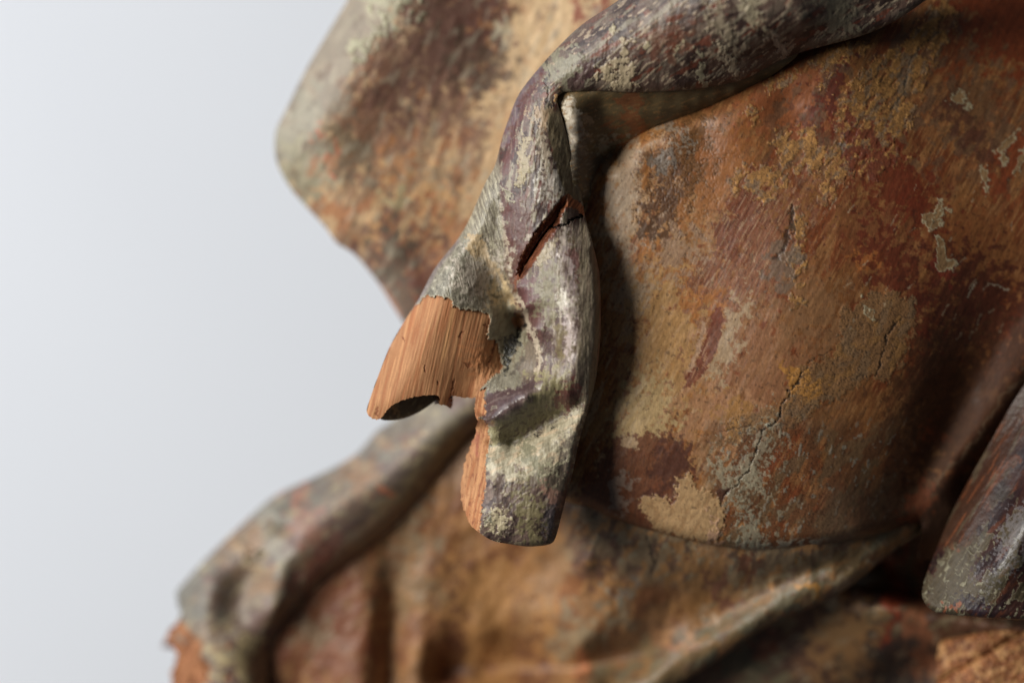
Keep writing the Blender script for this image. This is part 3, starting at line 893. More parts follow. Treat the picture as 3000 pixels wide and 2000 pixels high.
CRACK = [(1663, 572), (1645, 592), (1630, 610), (1612, 640), (1590, 660), (1570, 690), (1552, 722), (1535, 752), (1524, 785), (1520, 812), (1528, 808), (1540, 790), (1556, 768), (1572, 745), (1590, 710), (1612, 682), (1632, 655), (1640, 620), (1655, 600), (1690, 610), (1708, 628), (1706, 606), (1690, 590), (1676, 584)]


def B_paint(x, y):
    p = Paint(x, y, (118, 104, 88), 0.5, warp=7, seed=400)
    top = sm((330 - y) / 60)
    # ---- upper strand
    p.mix(top, (94, 72, 62))
    p.mottle((54, 36, 32), 130, 34, 62, 0.5, 0.5, 0.85, seed=401, within=top)
    p.mottle((118, 102, 88), 110, 26, 60, 0.3, 0.6, 0.7, seed=402, within=top)
    p.mottle((118, 58, 36), 80, 24, 60, 0.14, 0.4, 0.75, seed=403, within=top)
    p.mottle((173, 153, 128), 46, 13, 48, 0.14, 0.22, 0.85, h=0.8, seed=404, within=top)
    p.mottle((140, 130, 110), 100, 20, 50, 0.14, 0.35, 0.7, h=1, seed=405, within=top)
    eb = seg_dist(x, y, Bl_sil[:10])
    p.mix(sm((38 - eb) / 40) * sm((500 - y) / 60) * 0.6, (102, 90, 86))
    p.blob(1650, 205, 60, 56, 30, (134, 128, 106), 0.9, 0.45, 0.4, h=1, seed=406)
    p.blob(1700, 225, 16, 50, 30, (86, 58, 60), 0.8, 0.4, 0.4, seed=407)
    p.blob(1742, 222, 7, 22, 6, (185, 167, 134), 0.95, 0.3, 0.2, h=3, seed=408)
    p.blob(1830, 240, 105, 24, 84, (177, 159, 128), 0.95, 0.4, 0.5, h=2.5, seed=409, size=22)
    p.blob(1790, 225, 34, 16, 60, (181, 163, 130), 0.9, 0.4, 0.5, h=2.5, seed=410, size=18)
    p.blob(2140, 200, 70, 12, 66, (173, 157, 132), 0.9, 0.4, 0.6, h=2.5, seed=411, size=20)
    p.blob(2060, 225, 60, 9, 82, (160, 152, 124), 0.8, 0.4, 0.6, h=2, seed=412, size=20)
    p.blob(2290, 145, 46, 13, 60, (171, 153, 132), 0.9, 0.4, 0.5, h=2.5, seed=413, size=20)
    p.blob(2460, 50, 140, 40, 60, (134, 126, 104), 0.85, 0.6, 0.5, h=1.5, seed=414, size=30)
    p.blob(2200, 30, 60, 20, 62, (164, 152, 124), 0.8, 0.5, 0.5, h=2, seed=415, size=20)
    p.blob(2120, 85, 90, 20, 65, (150, 136, 112), 0.75, 0.5, 0.6, h=2, seed=416, size=20)
    p.blob(1960, 120, 50, 60, 60, (112, 62, 38), 0.6, 0.6, 0.5, seed=417)
    p.blob(1790, 90, 10, 16, 40, (172, 160, 128), 0.9, 0.4, 0.3, h=2, seed=418)
    p.blob(1895, 130, 8, 16, 20, (182, 168, 134), 0.9, 0.4, 0.3, h=2, seed=419)
    p.blob(1985, 140, 8, 24, 14, (170, 156, 124), 0.9, 0.4, 0.3, h=2, seed=420)
    # ---- descending strand
    mid = sm((y - 270) / 50) * sm((860 - y) / 60)
    strand = mid * sm((x - (1440 + (y - 500) * 0.10 - 40 * (y < 500) * 0)) / 20) * 1.0
    strand = mid * sm((x - np.interp(y, [250, 400, 500, 620, 720, 860], [1480, 1462, 1458, 1462, 1480, 1512]) + 3 * fbm(x, y, 24, 10, 10, 421)) / 7)
    p.mix(strand, (106, 86, 76))
    p.mottle((58, 37, 34), 110, 22, 14, 0.5, 0.4, 0.9, seed=422, within=strand)
    p.mottle((152, 142, 120), 70, 14, 8, 0.34, 0.4, 0.85, h=0.8, seed=423, within=strand)
    p.mottle((104, 46, 34), 80, 20, 12, 0.14, 0.4, 0.7, seed=424, within=strand)
    p.line([(1586, 230), (1540, 300), (1512, 370), (1496, 420), (1480, 500)], 26, (92, 44, 40), 0.75, 16, 6, seed=425, wander=6)
    p.line([(1578, 205), (1530, 275), (1498, 350), (1476, 420)], 18, (112, 94, 102), 0.7, 16, 4, seed=426, wander=4)
    p.blob(1530, 470, 18, 58, 6, (161, 145, 114), 0.95, 0.35, 0.45, h=1.5, seed=427, size=18)
    p.blob(1528, 515, 16, 20, 6, (155, 141, 106), 0.9, 0.35, 0.4, h=1.5, seed=428, size=14)
    p.blob(1590, 430, 14, 70, -6, (165, 149, 128), 0.85, 0.4, 0.5, h=1.2, seed=429, size=14)
    p.blob(1582, 385, 9, 12, 0, (112, 78, 44), 0.8, 0.4, 0.3, seed=430)
    p.blob(1600, 335, 36, 30, 0, (164, 136, 104), 0.8, 0.5, 0.5, seed=431, size=18)
    p.blob(1625, 540, 36, 46, -20, (176, 168, 158), 0.75, 0.5, 0.5, seed=432, size=16, rough=0.32)
    facet = sm((x - np.interp(y, [290, 400, 500, 585, 600], [1600, 1604, 1630, 1655, 1800]) + 2 * fbm(x, y, 20, seed=433)) / 8) * sm((y - 310) / 30) * sm((600 - y) / 10)
    p.mix(facet * 0.9, (116, 104, 78))
    p.mottle((90, 76, 52), 60, 8, -8, 0.4, 0.4, 0.7, seed=434, within=facet)
    p.blob(1505, 660, 46, 90, 6, (92, 56, 50), 0.85, 0.4, 0.4, seed=435, size=24)
    p.blob(1530, 760, 40, 70, 16, (98, 62, 52), 0.85, 0.4, 0.4, seed=436, size=24)
    p.blob(1545, 830, 20, 60, 22, (128, 72, 40), 0.0)
    p.line([(1462, 560), (1466, 620), (1470, 660), (1484, 720), (1500, 800)], 9, (173, 157, 134), 0.85, 4, 3, h=1.5, seed=437, wander=4)
    p.rings(1491, 582, 9, 13, 0, (128, 118, 96), (170, 164, 134), seed=438, h=2, rag=0.2)
    for i, (a, b_) in enumerate(((1497, 728), (1500, 760), (1515, 640), (1545, 705))):
        p.blob(a, b_, 5, 10, 10, (168, 156, 138), 0.8, 0.4, 0.3, seed=439 + i, size=8)
    p.line([(1604, 150), (1602, 215), (1604, 290), (1618, 312)], 5, (46, 40, 40), 0.75, 4, 2, h=-3, seed=443, wander=4)
    p.blob(1632, 281, 13, 8, 70, (206, 158, 100), 0.9, 0.4, 0.4, h=2, seed=444, size=9)
    # ---- left drape: grey with fine pale streaks
    ld = (1 - strand) * sm((y - 470) / 40) * sm((1490 - x) / 30) * sm((900 - y) / 20)
    p.mix(ld, (140, 132, 114))
    p.mottle((106, 96, 80), 60, 7, -14, 0.45, 0.4, 0.75, h=-0.8, seed=445, within=ld)
    p.mottle((178, 170, 144), 50, 6, -16, 0.3, 0.35, 0.75, h=0.8, seed=446, within=ld)
    fl = sm((np.interp(y, [640, 700, 790, 870, 930], [1360, 1385, 1440, 1490, 1520]) - x) / 14) * sm((y - 660) / 40)
    p.mix(fl * 0.85, (136, 130, 112))
    p.mottle((104, 98, 82), 22, 14, 20, 0.4, 0.4, 0.7, seed=447, within=fl)
    p.blob(1400, 800, 70, 60, -30, (196, 184, 168), 0.8, 0.7, 0.4, seed=448, size=20)
    p.blob(1390, 720, 16, 40, -14, (190, 160, 112), 0.7, 0.6, 0.4, seed=449, size=16)
    p.line([(1400, 700), (1440, 780), (1490, 850), (1515, 905)], 22, (196, 170, 130), 0.75, 16, 5, seed=450, wander=5)
    p.blob(1470, 880, 34, 40, -20, (204, 180, 136), 0.75, 0.6, 0.5, seed=451, size=16)
    p.line([(1420, 690), (1455, 770), (1500, 850)], 3, (78, 68, 54), 0.6, 3, 1.5, h=-2, seed=452, wander=4)
    p.blob(1460, 875, 12, 8, 0, (96, 92, 72), 0.8, 0.5, 0.5, seed=453, size=8)
    p.mottle((84, 78, 64), 14, 9, 20, 0.10, 0.3, 0.7, seed=454, within=fl)
    p.mottle((176, 172, 152), 16, 9, 20, 0.14, 0.3, 0.6, seed=455, within=fl)
    p.mix(sm((16 - eb * 0 - seg_dist(x, y, Bl_sil[13:17])) / 12) * 0.6, (120, 104, 108))
    # ---- hollow patch paint, grey putty
    hp = p.poly([(1433, 905), (1490, 890), (1530, 930), (1545, 1000), (1520, 1060), (1480, 1080), (1455, 1010), (1428, 990), (1430, 950)], (140, 134, 112), 0.9, 8, 6, seed=456)
    p.mottle((110, 96, 72), 30, 14, 20, 0.35, 0.3, 0.7, seed=457, within=hp)
    p.poly([(1500, 930), (1524, 915), (1532, 940), (1518, 960), (1500, 950)], (150, 96, 58), 0.85, 5, 4, seed=458)
    # ---- right lobe
    lobe = sm((y - 640) / 40) * sm((x - np.interp(y, [640, 790, 850, 960, 1030, 1100, 1200], [1660, 1548, 1505, 1552, 1574, 1560, 1400])) / 8) * sm((1230 - y) / 60)
    p.mix(lobe * 0.9, (124, 108, 96))
    p.mottle((80, 56, 52), 100, 18, 4, 0.42, 0.4, 0.8, seed=460, within=lobe)
    p.mottle((110, 96, 68), 80, 16, 4, 0.26, 0.4, 0.7, seed=461, within=lobe)
    p.mottle((172, 158, 138), 70, 9, 2, 0.22, 0.4, 0.6, h=0.7, seed=462, within=lobe)
    rs = lobe * sm((x - (1690 + 6 * fbm(x, y, 40, seed=463))) / 20)
    p.mix(rs * 0.6, (150, 138, 112))
    p.mottle((118, 100, 84), 80, 6, 0, 0.4, 0.4, 0.7, h=-0.6, seed=464, within=rs)
    p.mix(sm((8 - seg_dist(x, y, Br_sil[7:12])) / 8) * 0.6, (166, 112, 84))
    p.blob(1545, 875, 34, 66, 0, (96, 58, 56), 0.95, 0.35, 0.3, seed=465, size=20)
    p.blob(1572, 940, 26, 60, -16, (92, 56, 52), 0.9, 0.4, 0.35, seed=466, size=20)
    p.blob(1600, 1010, 24, 46, -20, (86, 60, 56), 0.85, 0.4, 0.4, seed=467, size=18)
    p.blob(1598, 740, 18, 36, 30, (169, 153, 124), 0.85, 0.4, 0.4, h=1, seed=468, size=14)
    p.blob(1600, 870, 34, 70, 0, (134, 128, 98), 0.65, 0.5, 0.5, seed=469, size=18)
    p.blob(1655, 700, 12, 70, -4, (190, 176, 164), 0.8, 0.5, 0.5, seed=470, size=14, rough=0.3)  # highlight down the lobe ridge painted as pale, glossier patches
    p.blob(1674, 790, 12, 80, -4, (170, 152, 150), 0.7, 0.5, 0.5, seed=471, size=14, rough=0.34)
    p.blob(1660, 885, 20, 30, 0, (200, 192, 174), 0.75, 0.5, 0.6, seed=472, size=10, rough=0.3)
    p.blob(1672, 970, 14, 70, 4, (184, 166, 160), 0.75, 0.5, 0.5, seed=473, size=12, rough=0.34)
    p.blob(1686, 770, 10, 44, -4, (104, 66, 60), 0.8, 0.4, 0.4, seed=474, size=12)
    p.line([(1506, 850), (1535, 910), (1556, 965), (1578, 1030), (1572, 1090)], 13, (183, 167, 144), 0.9, 6, 3, h=1.2, seed=475, wander=3)
    p.line([(1640, 960), (1640, 1060), (1625, 1130)], 16, (112, 96, 56), 0.8, 10, 5, seed=476, wander=5)
    # cream green zones in the lower twist
    p.blob(1600, 1160, 60, 66, 20, (146, 136, 96), 0.85, 0.5, 0.45, h=1, seed=477, size=22)
    p.blob(1662, 1160, 30, 44, 40, (104, 54, 48), 0.85, 0.4, 0.45, seed=478, size=16)
    p.blob(1500, 1110, 70, 22, 66, (136, 130, 112), 0.9, 0.5, 0.3, seed=479, size=16)
    dk = p.poly([(1424, 1150), (1500, 1140), (1560, 1110), (1580, 1125), (1556, 1150), (1520, 1190), (1470, 1225), (1425, 1238), (1404, 1222), (1422, 1200), (1416, 1170)], (80, 58, 60), 0.95, 8, 6, seed=480, rough=0.36)
    p.mottle((112, 96, 92), 40, 10, 60, 0.25, 0.4, 0.7, seed=481, within=dk)
    p.rings(1446, 1191, 7, 11, 30, (96, 84, 80), (150, 142, 120), seed=482, h=2, rag=0.15)
    gl = p.line([(1436, 1252), (1475, 1218), (1530, 1178), (1575, 1135)], 20, (120, 100, 96), 0.7, 12, 6, seed=483, wander=4, rough=0.22)  # ridge highlight painted as a paler, glossier streak
    p.poly([(1434, 1250), (1480, 1230), (1560, 1200), (1600, 1200), (1640, 1200), (1560, 1260), (1500, 1290), (1440, 1302)], (122, 114, 78), 0.85, 10, 8, seed=484)
    p.mottle((76, 56, 46), 26, 10, 60, 0.2, 0.3, 0.8, seed=485, within=sm((y - 1180) / 30) * sm((1310 - y) / 30) * sm((1620 - x) / 30))
    p.blob(1450, 1290, 30, 14, 70, (168, 160, 122), 0.8, 0.4, 0.5, h=1, seed=486, size=12)
    # pale facet
    pf = p.poly([(1432, 1312), (1500, 1302), (1570, 1270), (1640, 1226), (1700, 1190), (1700, 1260), (1680, 1330), (1620, 1370), (1540, 1400), (1480, 1420), (1424, 1420)], (186, 176, 148), 0.92, 12, 9, 26, seed=487, rough=0.5)
    p.mottle((148, 138, 112), 60, 12, 60, 0.3, 0.4, 0.7, h=-0.8, seed=488, within=pf)
    p.mottle((208, 180, 146), 50, 14, 60, 0.22, 0.4, 0.6, seed=489, within=pf)
    p.blob(1560, 1345, 60, 16, 58, (128, 124, 98), 0.8, 0.5, 0.5, seed=490, size=16)
    p.blob(1520, 1375, 16, 12, 40, (112, 92, 78), 0.8, 0.5, 0.4, seed=491, size=10)
    p.blob(1660, 1330, 24, 44, 10, (116, 102, 96), 0.7, 0.5, 0.6, seed=492, size=12, rough=0.3)
    p.mottle((190, 184, 150), 26, 12, 50, 0.2, 0.3, 0.7, h=1, seed=493, within=sm((y - 1300) / 40) * sm((x - 1560) / 40) * sm((1440 - y) / 30))
    # bottom lobe
    bl = sm((y - (1410 + 0.28 * (1560 - x) * -1 + 8 * fbm(x, y, 30, seed=494))) / 18)
    p.mix(bl * 0.9, (96, 74, 68))
    p.mottle((62, 44, 44), 50, 18, 50, 0.34, 0.35, 0.85, seed=495, within=bl)
    p.mottle((122, 100, 88), 46, 16, 50, 0.28, 0.4, 0.75, seed=496, within=bl)
    p.mottle((151, 137, 110), 32, 14, 50, 0.2, 0.25, 0.85, h=1.2, seed=497, within=bl)
    p.blob(1560, 1540, 110, 34, 78, (130, 120, 82), 0.8, 0.5, 0.5, h=0.8, seed=498, size=20)
    p.blob(1460, 1530, 22, 26, -30, (193, 179, 144), 0.95, 0.35, 0.5, h=2, seed=499, size=12)
    p.rings(1438, 1518, 8, 9, 0, (110, 104, 84), (160, 156, 124), seed=500, h=1.5, rag=0.3)
    p.blob(1480, 1575, 70, 14, -76, (60, 40, 40), 0.85, 0.5, 0.4, seed=501, size=16)
    p.blob(1590, 1580, 50, 12, 70, (66, 44, 42), 0.85, 0.5, 0.4, seed=502, size=16)
    p.blob(1612, 1510, 16, 50, 10, (120, 108, 112), 0.75, 0.5, 0.4, seed=503, size=10, rough=0.2)  # highlight on the bottom lobe painted grey and glossier
    p.blob(1650, 1470, 14, 80, 14, (104, 60, 50), 0.7, 0.5, 0.4, seed=504, size=16)
    p.blob(1620, 1450, 40, 14, 60, (164, 122, 104), 0.7, 0.5, 0.5, seed=505, size=14)
    for i, (a, b_) in enumerate(((1618, 1268), (1656, 1336), (1575, 1272), (1622, 1262))):
        p.blob(a, b_, 5, 3.5, 40, (52, 48, 40), 0.85, 0.5, 0.5, h=-2, seed=506 + i, size=5)
    # fine streaking everywhere
    p.grain(0.09, 30, 5, 8, 510)
    p.grain(0.07, 12, 7, 8, 511)
    p.h = p.h + 0.16 * fbm(x, y, 40, 7, 8, 512) + 0.12 * fbm(x, y, 14, seed=513) + 1.0 * fbm(x, y, 70, 40, 8, 514)
    # ---- black resin crumbs in the hollow
    for i, (a, b_, rx, ry, an) in enumerate(((1513, 985, 8, 22, 10), (1500, 1010, 20, 14, 30), (1488, 1025, 14, 10, 50), (1478, 1048, 9, 12, -20), (1486, 1068, 6, 14, -20), (1526, 950, 7, 24, 14))):
        p.blob(a, b_, rx, ry, an, (36, 36, 36), 0.92, 0.4, 0.4, h=-14 if i in (0, 5) else 5, seed=520 + i, size=9, rough=0.3)
    p.line([(1532, 1050), (1516, 1075), (1504, 1100)], 10, (84, 74, 64), 0.8, 6, 3, seed=527, wander=3)
    # ---- bare wood
    sx = x
    d1 = sdf(x, y, WOODF, False) + 2.2 * fbm(x, y, 12, seed=530, octv=3)
    d2 = sdf(x, y, WOODS, False) + 2.0 * fbm(x, y, 9, seed=531, octv=3)
    w1 = sm(d1 / 2.5 + 0.5)
    w2 = sm(d2 / 2.5 + 0.5)
    p.break_face = w1 * (1 - w2)
    p.side_break = w2
    wm = np.maximum(w1, w2)
    keep_h = p.h.copy()
    g = fbm(x, y, 190, 9, 13, 532, 4, 0.6)
    g2 = fbm(x, y, 320, 26, 13, 533, 3, 0.6)
    wc = lin((172, 121, 80))[None] * np.ones((x.size, 1))
    t = sm((g - 0.1) / 1.4)[:, None]
    wc = wc * (1 - 0.6 * t) + lin((206, 150, 100)) * 0.6 * t
    t = sm((-g - 0.2) / 1.2)[:, None]
    wc = wc * (1 - 0.65 * t) + lin((156, 94, 56)) * 0.65 * t
    t = sm((g2 - 0.6) / 1.0)[:, None]
    wc = wc * (1 - 0.5 * t) + lin((178, 110, 66)) * 0.5 * t
    st = sm((9 - np.abs((x - 1325) + (y - 920) * 0.21)) / 5)[:, None] * sm((1090 - y) / 60)[:, None]
    wc = wc * (1 - 0.7 * st) + lin((212, 158, 104)) * 0.7 * st
    p.c = p.c * (1 - wm[..., None]) + wc * wm[..., None]
    wh = -8.0 + 0.35 * g + 0.14 * fbm(x, y, 60, 5, 13, 534, 3)
    rough_zone = sm((x - 1370) / 40) * sm((y - 1000) / 50) * w1
    wh = wh + rough_zone * 0.9 * fbm(x, y, 18, 10, 13, 535, 4)
    # splintery side break
    f1_, e_, id_ = cells(x, y, 13, 31, 2.6, 14)
    wh = wh + w2 * (0.6 * (id_ - 0.5) + 0.9 * fbm(x, y, 40, 13, 10, 536, 3))
    p.h = p.h * (1 - wm) + wm * wh
    p.r = p.r * (1 - wm) + wm * 0.72
    p.c = p.c * (1 - (w2 * 0.2 * sm((0.12 - e_) / 0.12)))[..., None]
    for i, (a, b_, rx, ry, an) in enumerate(((1178, 996, 5, 7, 0), (1345, 980, 4, 6, 0), (1367, 1075, 11, 6, 60), (1279, 1128, 4, 6, 0), (1240, 1075, 3, 14, 14), (1425, 950, 4, 8, -20), (1110, 1205, 5, 14, 10))):
        p.blob(a, b_, rx, ry, an, (128, 72, 44), 0.85, 0.5, 0.4, h=-2, seed=540 + i, size=6)
    p.line([(1454, 1000), (1440, 1040), (1430, 1070)], 4, (96, 50, 32), 0.8, 3, 1.5, h=-3, seed=548, wander=2)
    p.blob(1398, 1045, 34, 40, 0, (196, 128, 78), 0.6, 0.6, 0.5, seed=549, size=14)
    p.line([(1330, 1110), (1322, 1150), (1318, 1165)], 5, (110, 62, 40), 0.7, 5, 2, h=-3, seed=550, wander=2)
    p.line([(1395, 1270), (1392, 1310), (1402, 1330)], 16, (150, 76, 66), 0.6, 12, 4, seed=551, wander=3)
    p.mottle((130, 74, 50), 26, 9, 10, 0.12, 0.5, 0.6, h=-0.6, seed=552, within=w2, octv=3)
    p.mottle((206, 152, 104), 70, 7, 8, 0.18, 0.5, 0.5, seed=553, within=w2, octv=3)
    lip = np.exp(-((d1 + 3.0) / 2.0) ** 2) * (1 - wm) * sm((y - 860) / 10)
    p.mix(lip * 0.6, (178, 166, 138))
    lip_shade = np.exp(-((d1 - 2.5) / 2.0) ** 2) * wm * sm((1150 - y) / 10)
    p.mix(lip_shade * 0.4, (112, 68, 42))  # shadow of the paint edge, painted as a dark line on the wood
    # ---- the open fissure
    dc = sdf(x, y, CRACK, False) + 1.5 * fbm(x, y, 10, seed=560, octv=3)
    dc = dc + 4 * sm((1664 - x) / 14)
    c = sm((dc + 6) / 4)
    p.h = p.h - (26 * sm((dc + 3) / 14) + 3 * c) * sm((1664 - x) / 14) - 2 * c
    col = np.where((x > 1646)[:, None], lin((168, 100, 62)), lin((104, 58, 36)))
    p.c = p.c * (1 - c[:, None]) + col * c[:, None] * np.clip(1 + 0.38 * fbm(x, y, 40, 5, 32, 561, 3), 0.3, 1.9)[:, None]
    p.fissure = c * (dc > -4)
    core_ = sdf(x, y, [(1642, 618), (1625, 640), (1600, 668), (1575, 700), (1552, 735), (1534, 770), (1530, 792), (1545, 776), (1566, 745), (1585, 712), (1606, 682), (1628, 655)], False)
    p.h = p.h - 50 * sm((core_ - 3) / 6)
    p.line([(1612, 668), (1640, 662), (1660, 656), (1680, 640), (1700, 632)], 7, (38, 34, 32), 0.95, 3, 2, size=7, h=-14, seed=562, wander=2)
    p.line([(1520, 800), (1510, 835), (1504, 860)], 5, (120, 66, 40), 0.85, 4, 2, h=-3, seed=563, wander=2)
    p.line([(1626, 616), (1596, 656), (1562, 700), (1530, 745)], 5, (150, 100, 66), 0.7, 4, 2, h=0.5, seed=564, wander=2)
    return p


def ragged(X, Y):
    """splintered outline only on the broken edges"""
    m1 = np.exp(-(seg_dist(X, Y, Bbot) / 14) ** 2) * 2.5
    m2 = np.exp(-(seg_dist(X, Y, Bl_low) / 14) ** 2) * 3.2
    return 0.45 * m1 * fbm(X, Y, 12, 7, 0, 570, 3) + 0.5 * m2 * fbm(X, Y, 18, 12, 0, 571, 3)


sheet('hanging_fold', B_poly, B_d, B_paint, root, M_PAINT, step=1.7,
      rounds=[(Bl_sil[:18], 46, 70), (Bl_sil[17:], 16, 22), (Br_sil[:12], 26, 50), (Br_sil[11:], 8, 8), (Bend, 20, 34), (Brim, 26, 26)],
      rim=130, taper=0.3, edge_noise=ragged, gain=0.79, sat=0.92, tint=(1.01, 0.99, 0.97),
      regions=[('fissure', 'open_crack', M_WOOD, 'open reddish wood split across the fold'), ('break_face', 'bare_wood', M_WOOD, 'broad pale orange bare wood with vertical grain'), ('side_break', 'bare_wood', M_WOOD, 'narrow splintered bare wood strip along the broken lower edge')],
      bbox=(1040, -90, 2900, 1640))

# back wall of the broken flap: its hollow inside shows below the break
F_poly = [(1100, 1190), (1102, 1214), (1116, 1228), (1136, 1231), (1180, 1226), (1225, 1208), (1270, 1178), (1330, 1130), (1300, 1040), (1180, 1020), (1100, 1120)]
F_d = Depth([[(1076, 1190, 75), (1100, 1110, 80), (1180, 1020, 90)], [(1110, 1220, 100), (1160, 1215, 125), (1220, 1190, 135), (1290, 1130, 140)], [(1200, 1060, 130), (1300, 1050, 150)]], c=15)


def F_paint(x, y):
    p = Paint(x, y, (92, 86, 68), 0.7, warp=4, seed=600)
    p.mottle((70, 64, 50), 40, 12, 40, 0.4, 0.4, 0.7, seed=601)
    p.mottle((132, 124, 98), 20, 8, 40, 0.12, 0.3, 0.7, seed=602)
    p.blob(1150, 1186, 30, 10, 60, (150, 128, 90), 0.8, 0.5, 0.5, seed=603, size=10)
    return p


sheet('flap_lining', F_poly, F_d, F_paint, root, M_PAINT, step=3, rim=16, rounds=[([(1102, 1214), (1116, 1228), (1136, 1231), (1180, 1226), (1225, 1208)], 14, 14)])

# ---------------------------------------------------------------- lower left fold (far out of focus)
E_sil = [(1420, 1000), (1260, 1120), (1155, 1226), (1104, 1262), (1038, 1333), (936, 1389), (834, 1435), (778, 1472), (706, 1537), (604, 1634), (517, 1731), (512, 1755), (524, 1782), (516, 1815), (496, 1838), (490, 1862), (500, 1890), (507, 1914), (502, 2000), (505, 2150)]
E_poly = E_sil + [(790, 2150), (780, 2000), (792, 1914), (836, 1812), (936, 1710), (1038, 1634), (1191, 1506), (1369, 1292), (1500, 1200), (1600, 1050)]
E_d = Depth([
    [(1420, 1000, 620), (1155, 1226, 640), (1038, 1333, 660), (834, 1435, 690), (706, 1537, 700), (604, 1634, 720), (514, 1740, 730), (495, 1850, 740), (502, 2100, 750)],
    [(1480, 1130, 540), (1300, 1260, 540), (1150, 1380, 550), (980, 1480, 560), (870, 1580, 570), (830, 1700, 590)],
    [(790, 1500, 620), (830, 1590, 610), (855, 1670, 600), (808, 1800, 620)],
    [(700, 1620, 680), (730, 1700, 690), (690, 1790, 680)],
    [(620, 1700, 660), (600, 1850, 640), (620, 2100, 650)],
    [(700, 1900, 640), (740, 2000, 660)],
    [(1600, 1050, 640), (1500, 1200, 620), (1369, 1292, 610), (1191, 1506, 630), (1038, 1634, 640), (936, 1710, 650), (836, 1812, 680), (792, 1914, 720), (785, 2100, 740)]], c=30)


def E_paint(x, y):
    p = Paint(x, y, (122, 106, 92), 0.55, warp=26, seed=700)
    p.mottle((134, 104, 78), 180, 70, 55, 0.5, 0.6, 0.85, seed=701)
    p.mottle((104, 80, 78), 150, 60, 55, 0.3, 0.5, 0.8, seed=702)
    e = seg_dist(p.x, p.y, E_sil[:12])
    p.mix(sm((80 - e) / 50) * 0.75, (104, 102, 96))
    p.blob(1290, 1220, 170, 50, 55, (124, 116, 102), 0.8, 0.6, 0.4, seed=703)
    p.blob(960, 1600, 190, 46, 52, (138, 92, 80), 0.7, 0.6, 0.4, seed=704)
    p.blob(1060, 1400, 120, 40, 60, (138, 106, 80), 0.8, 0.5, 0.4, seed=705)
    p.line([(1340, 1280), (1220, 1410), (1120, 1490)], 60, (150, 134, 98), 0.7, 40, 10, seed=706, wander=10)
    p.line([(1180, 1370), (1090, 1460), (960, 1530)], 50, (98, 84, 82), 0.7, 30, 10, seed=707, wander=10)
    p.line([(1150, 1500), (1050, 1590), (970, 1660)], 50, (152, 118, 88), 0.7, 30, 10, seed=708, wander=8)
    p.line([(850, 1710), (900, 1690), (960, 1620)], 46, (126, 62, 46), 0.7, 30, 8, seed=709, wander=8)
    p.line([(775, 1500), (815, 1590), (835, 1680)], 46, (134, 130, 118), 0.75, 30, 10, seed=710, wander=8)
    p.blob(700, 1580, 60, 60, 40, (126, 92, 60), 0.8, 0.5, 0.4, seed=711)
    p.blob(725, 1640, 50, 30, 60, (150, 126, 94), 0.8, 0.5, 0.4, seed=712)
    p.blob(560, 1760, 70, 100, 30, (98, 94, 86), 0.85, 0.6, 0.3, seed=713)
    p.blob(690, 1800, 120, 44, 90, (94, 74, 60), 0.85, 0.5, 0.3, seed=714)
    p.blob(705, 1925, 74, 46, 75, (170, 152, 112), 0.9, 0.4, 0.4, seed=715)
    p.blob(640, 1855, 30, 24, 0, (142, 128, 116), 0.7, 0.5, 0.4, seed=716)
    for i, (a, b_, r) in enumerate(((742, 1636, 14), (640, 1655, 12), (742, 1580, 8))):
        p.blob(a, b_, r, r, 0, (44, 36, 30), 0.9, 0.5, 0.2, h=-14, seed=717 + i)
    p.blob(1240, 1300, 18, 24, 0, (180, 166, 128), 0.8, 0.5, 0.3, seed=720)
    p.blob(1130, 1460, 12, 18, 20, (190, 110, 74), 0.8, 0.5, 0.3, seed=721)
    p.blob(880, 1460, 18, 24, 20, (158, 96, 76), 0.6, 0.5, 0.3, seed=721)
    p.mottle((158, 146, 118), 50, 22, 50, 0.10, 0.4, 0.6, seed=722)
    p.mottle((84, 66, 58), 44, 22, 50, 0.12, 0.4, 0.6, seed=723)
    d = sdf(p.x, p.y, [(470, 1780), (520, 1790), (524, 1850), (560, 1870), (600, 1900), (622, 1930), (632, 2000), (620, 2160), (440, 2160), (440, 1850)], False)
    wm = sm(d / 8 + 0.5)
    p.mix(wm, (150, 98, 64), -6, 0.75)
    p.mottle((122, 72, 46), 70, 30, 0, 0.3, 0.6, 0.7, h=-3, seed=724, within=wm)
    p.h += wm * 5 * fbm(x, y, 40, 20, 0, 725)
    p.wood = wm
    p.grain(0.08, 50, 20, 50, 726)
    return p


sheet('lower_fold', E_poly, E_d, E_paint, root, M_PAINT, step=4, gain=0.9, sat=0.9, tint=(1, 0.99, 0.92), rounds=[(E_sil[:12], 90, 100), ([(1600, 1050), (1500, 1200), (1369, 1292), (1191, 1506), (1038, 1634), (936, 1710), (836, 1812), (792, 1914)], 50, 60)], rim=200, taper=0.3,
      edge_noise=lambda X, Y: 6 * sm((Y - 1720) / 40) * sm((640 - X) / 40) * fbm(X, Y, 40, seed=727), regions=[('wood', 'bare_wood', M_WOOD, 'rough orange bare wood at the broken corner')], bbox=(430, 990, 1620, 2150))

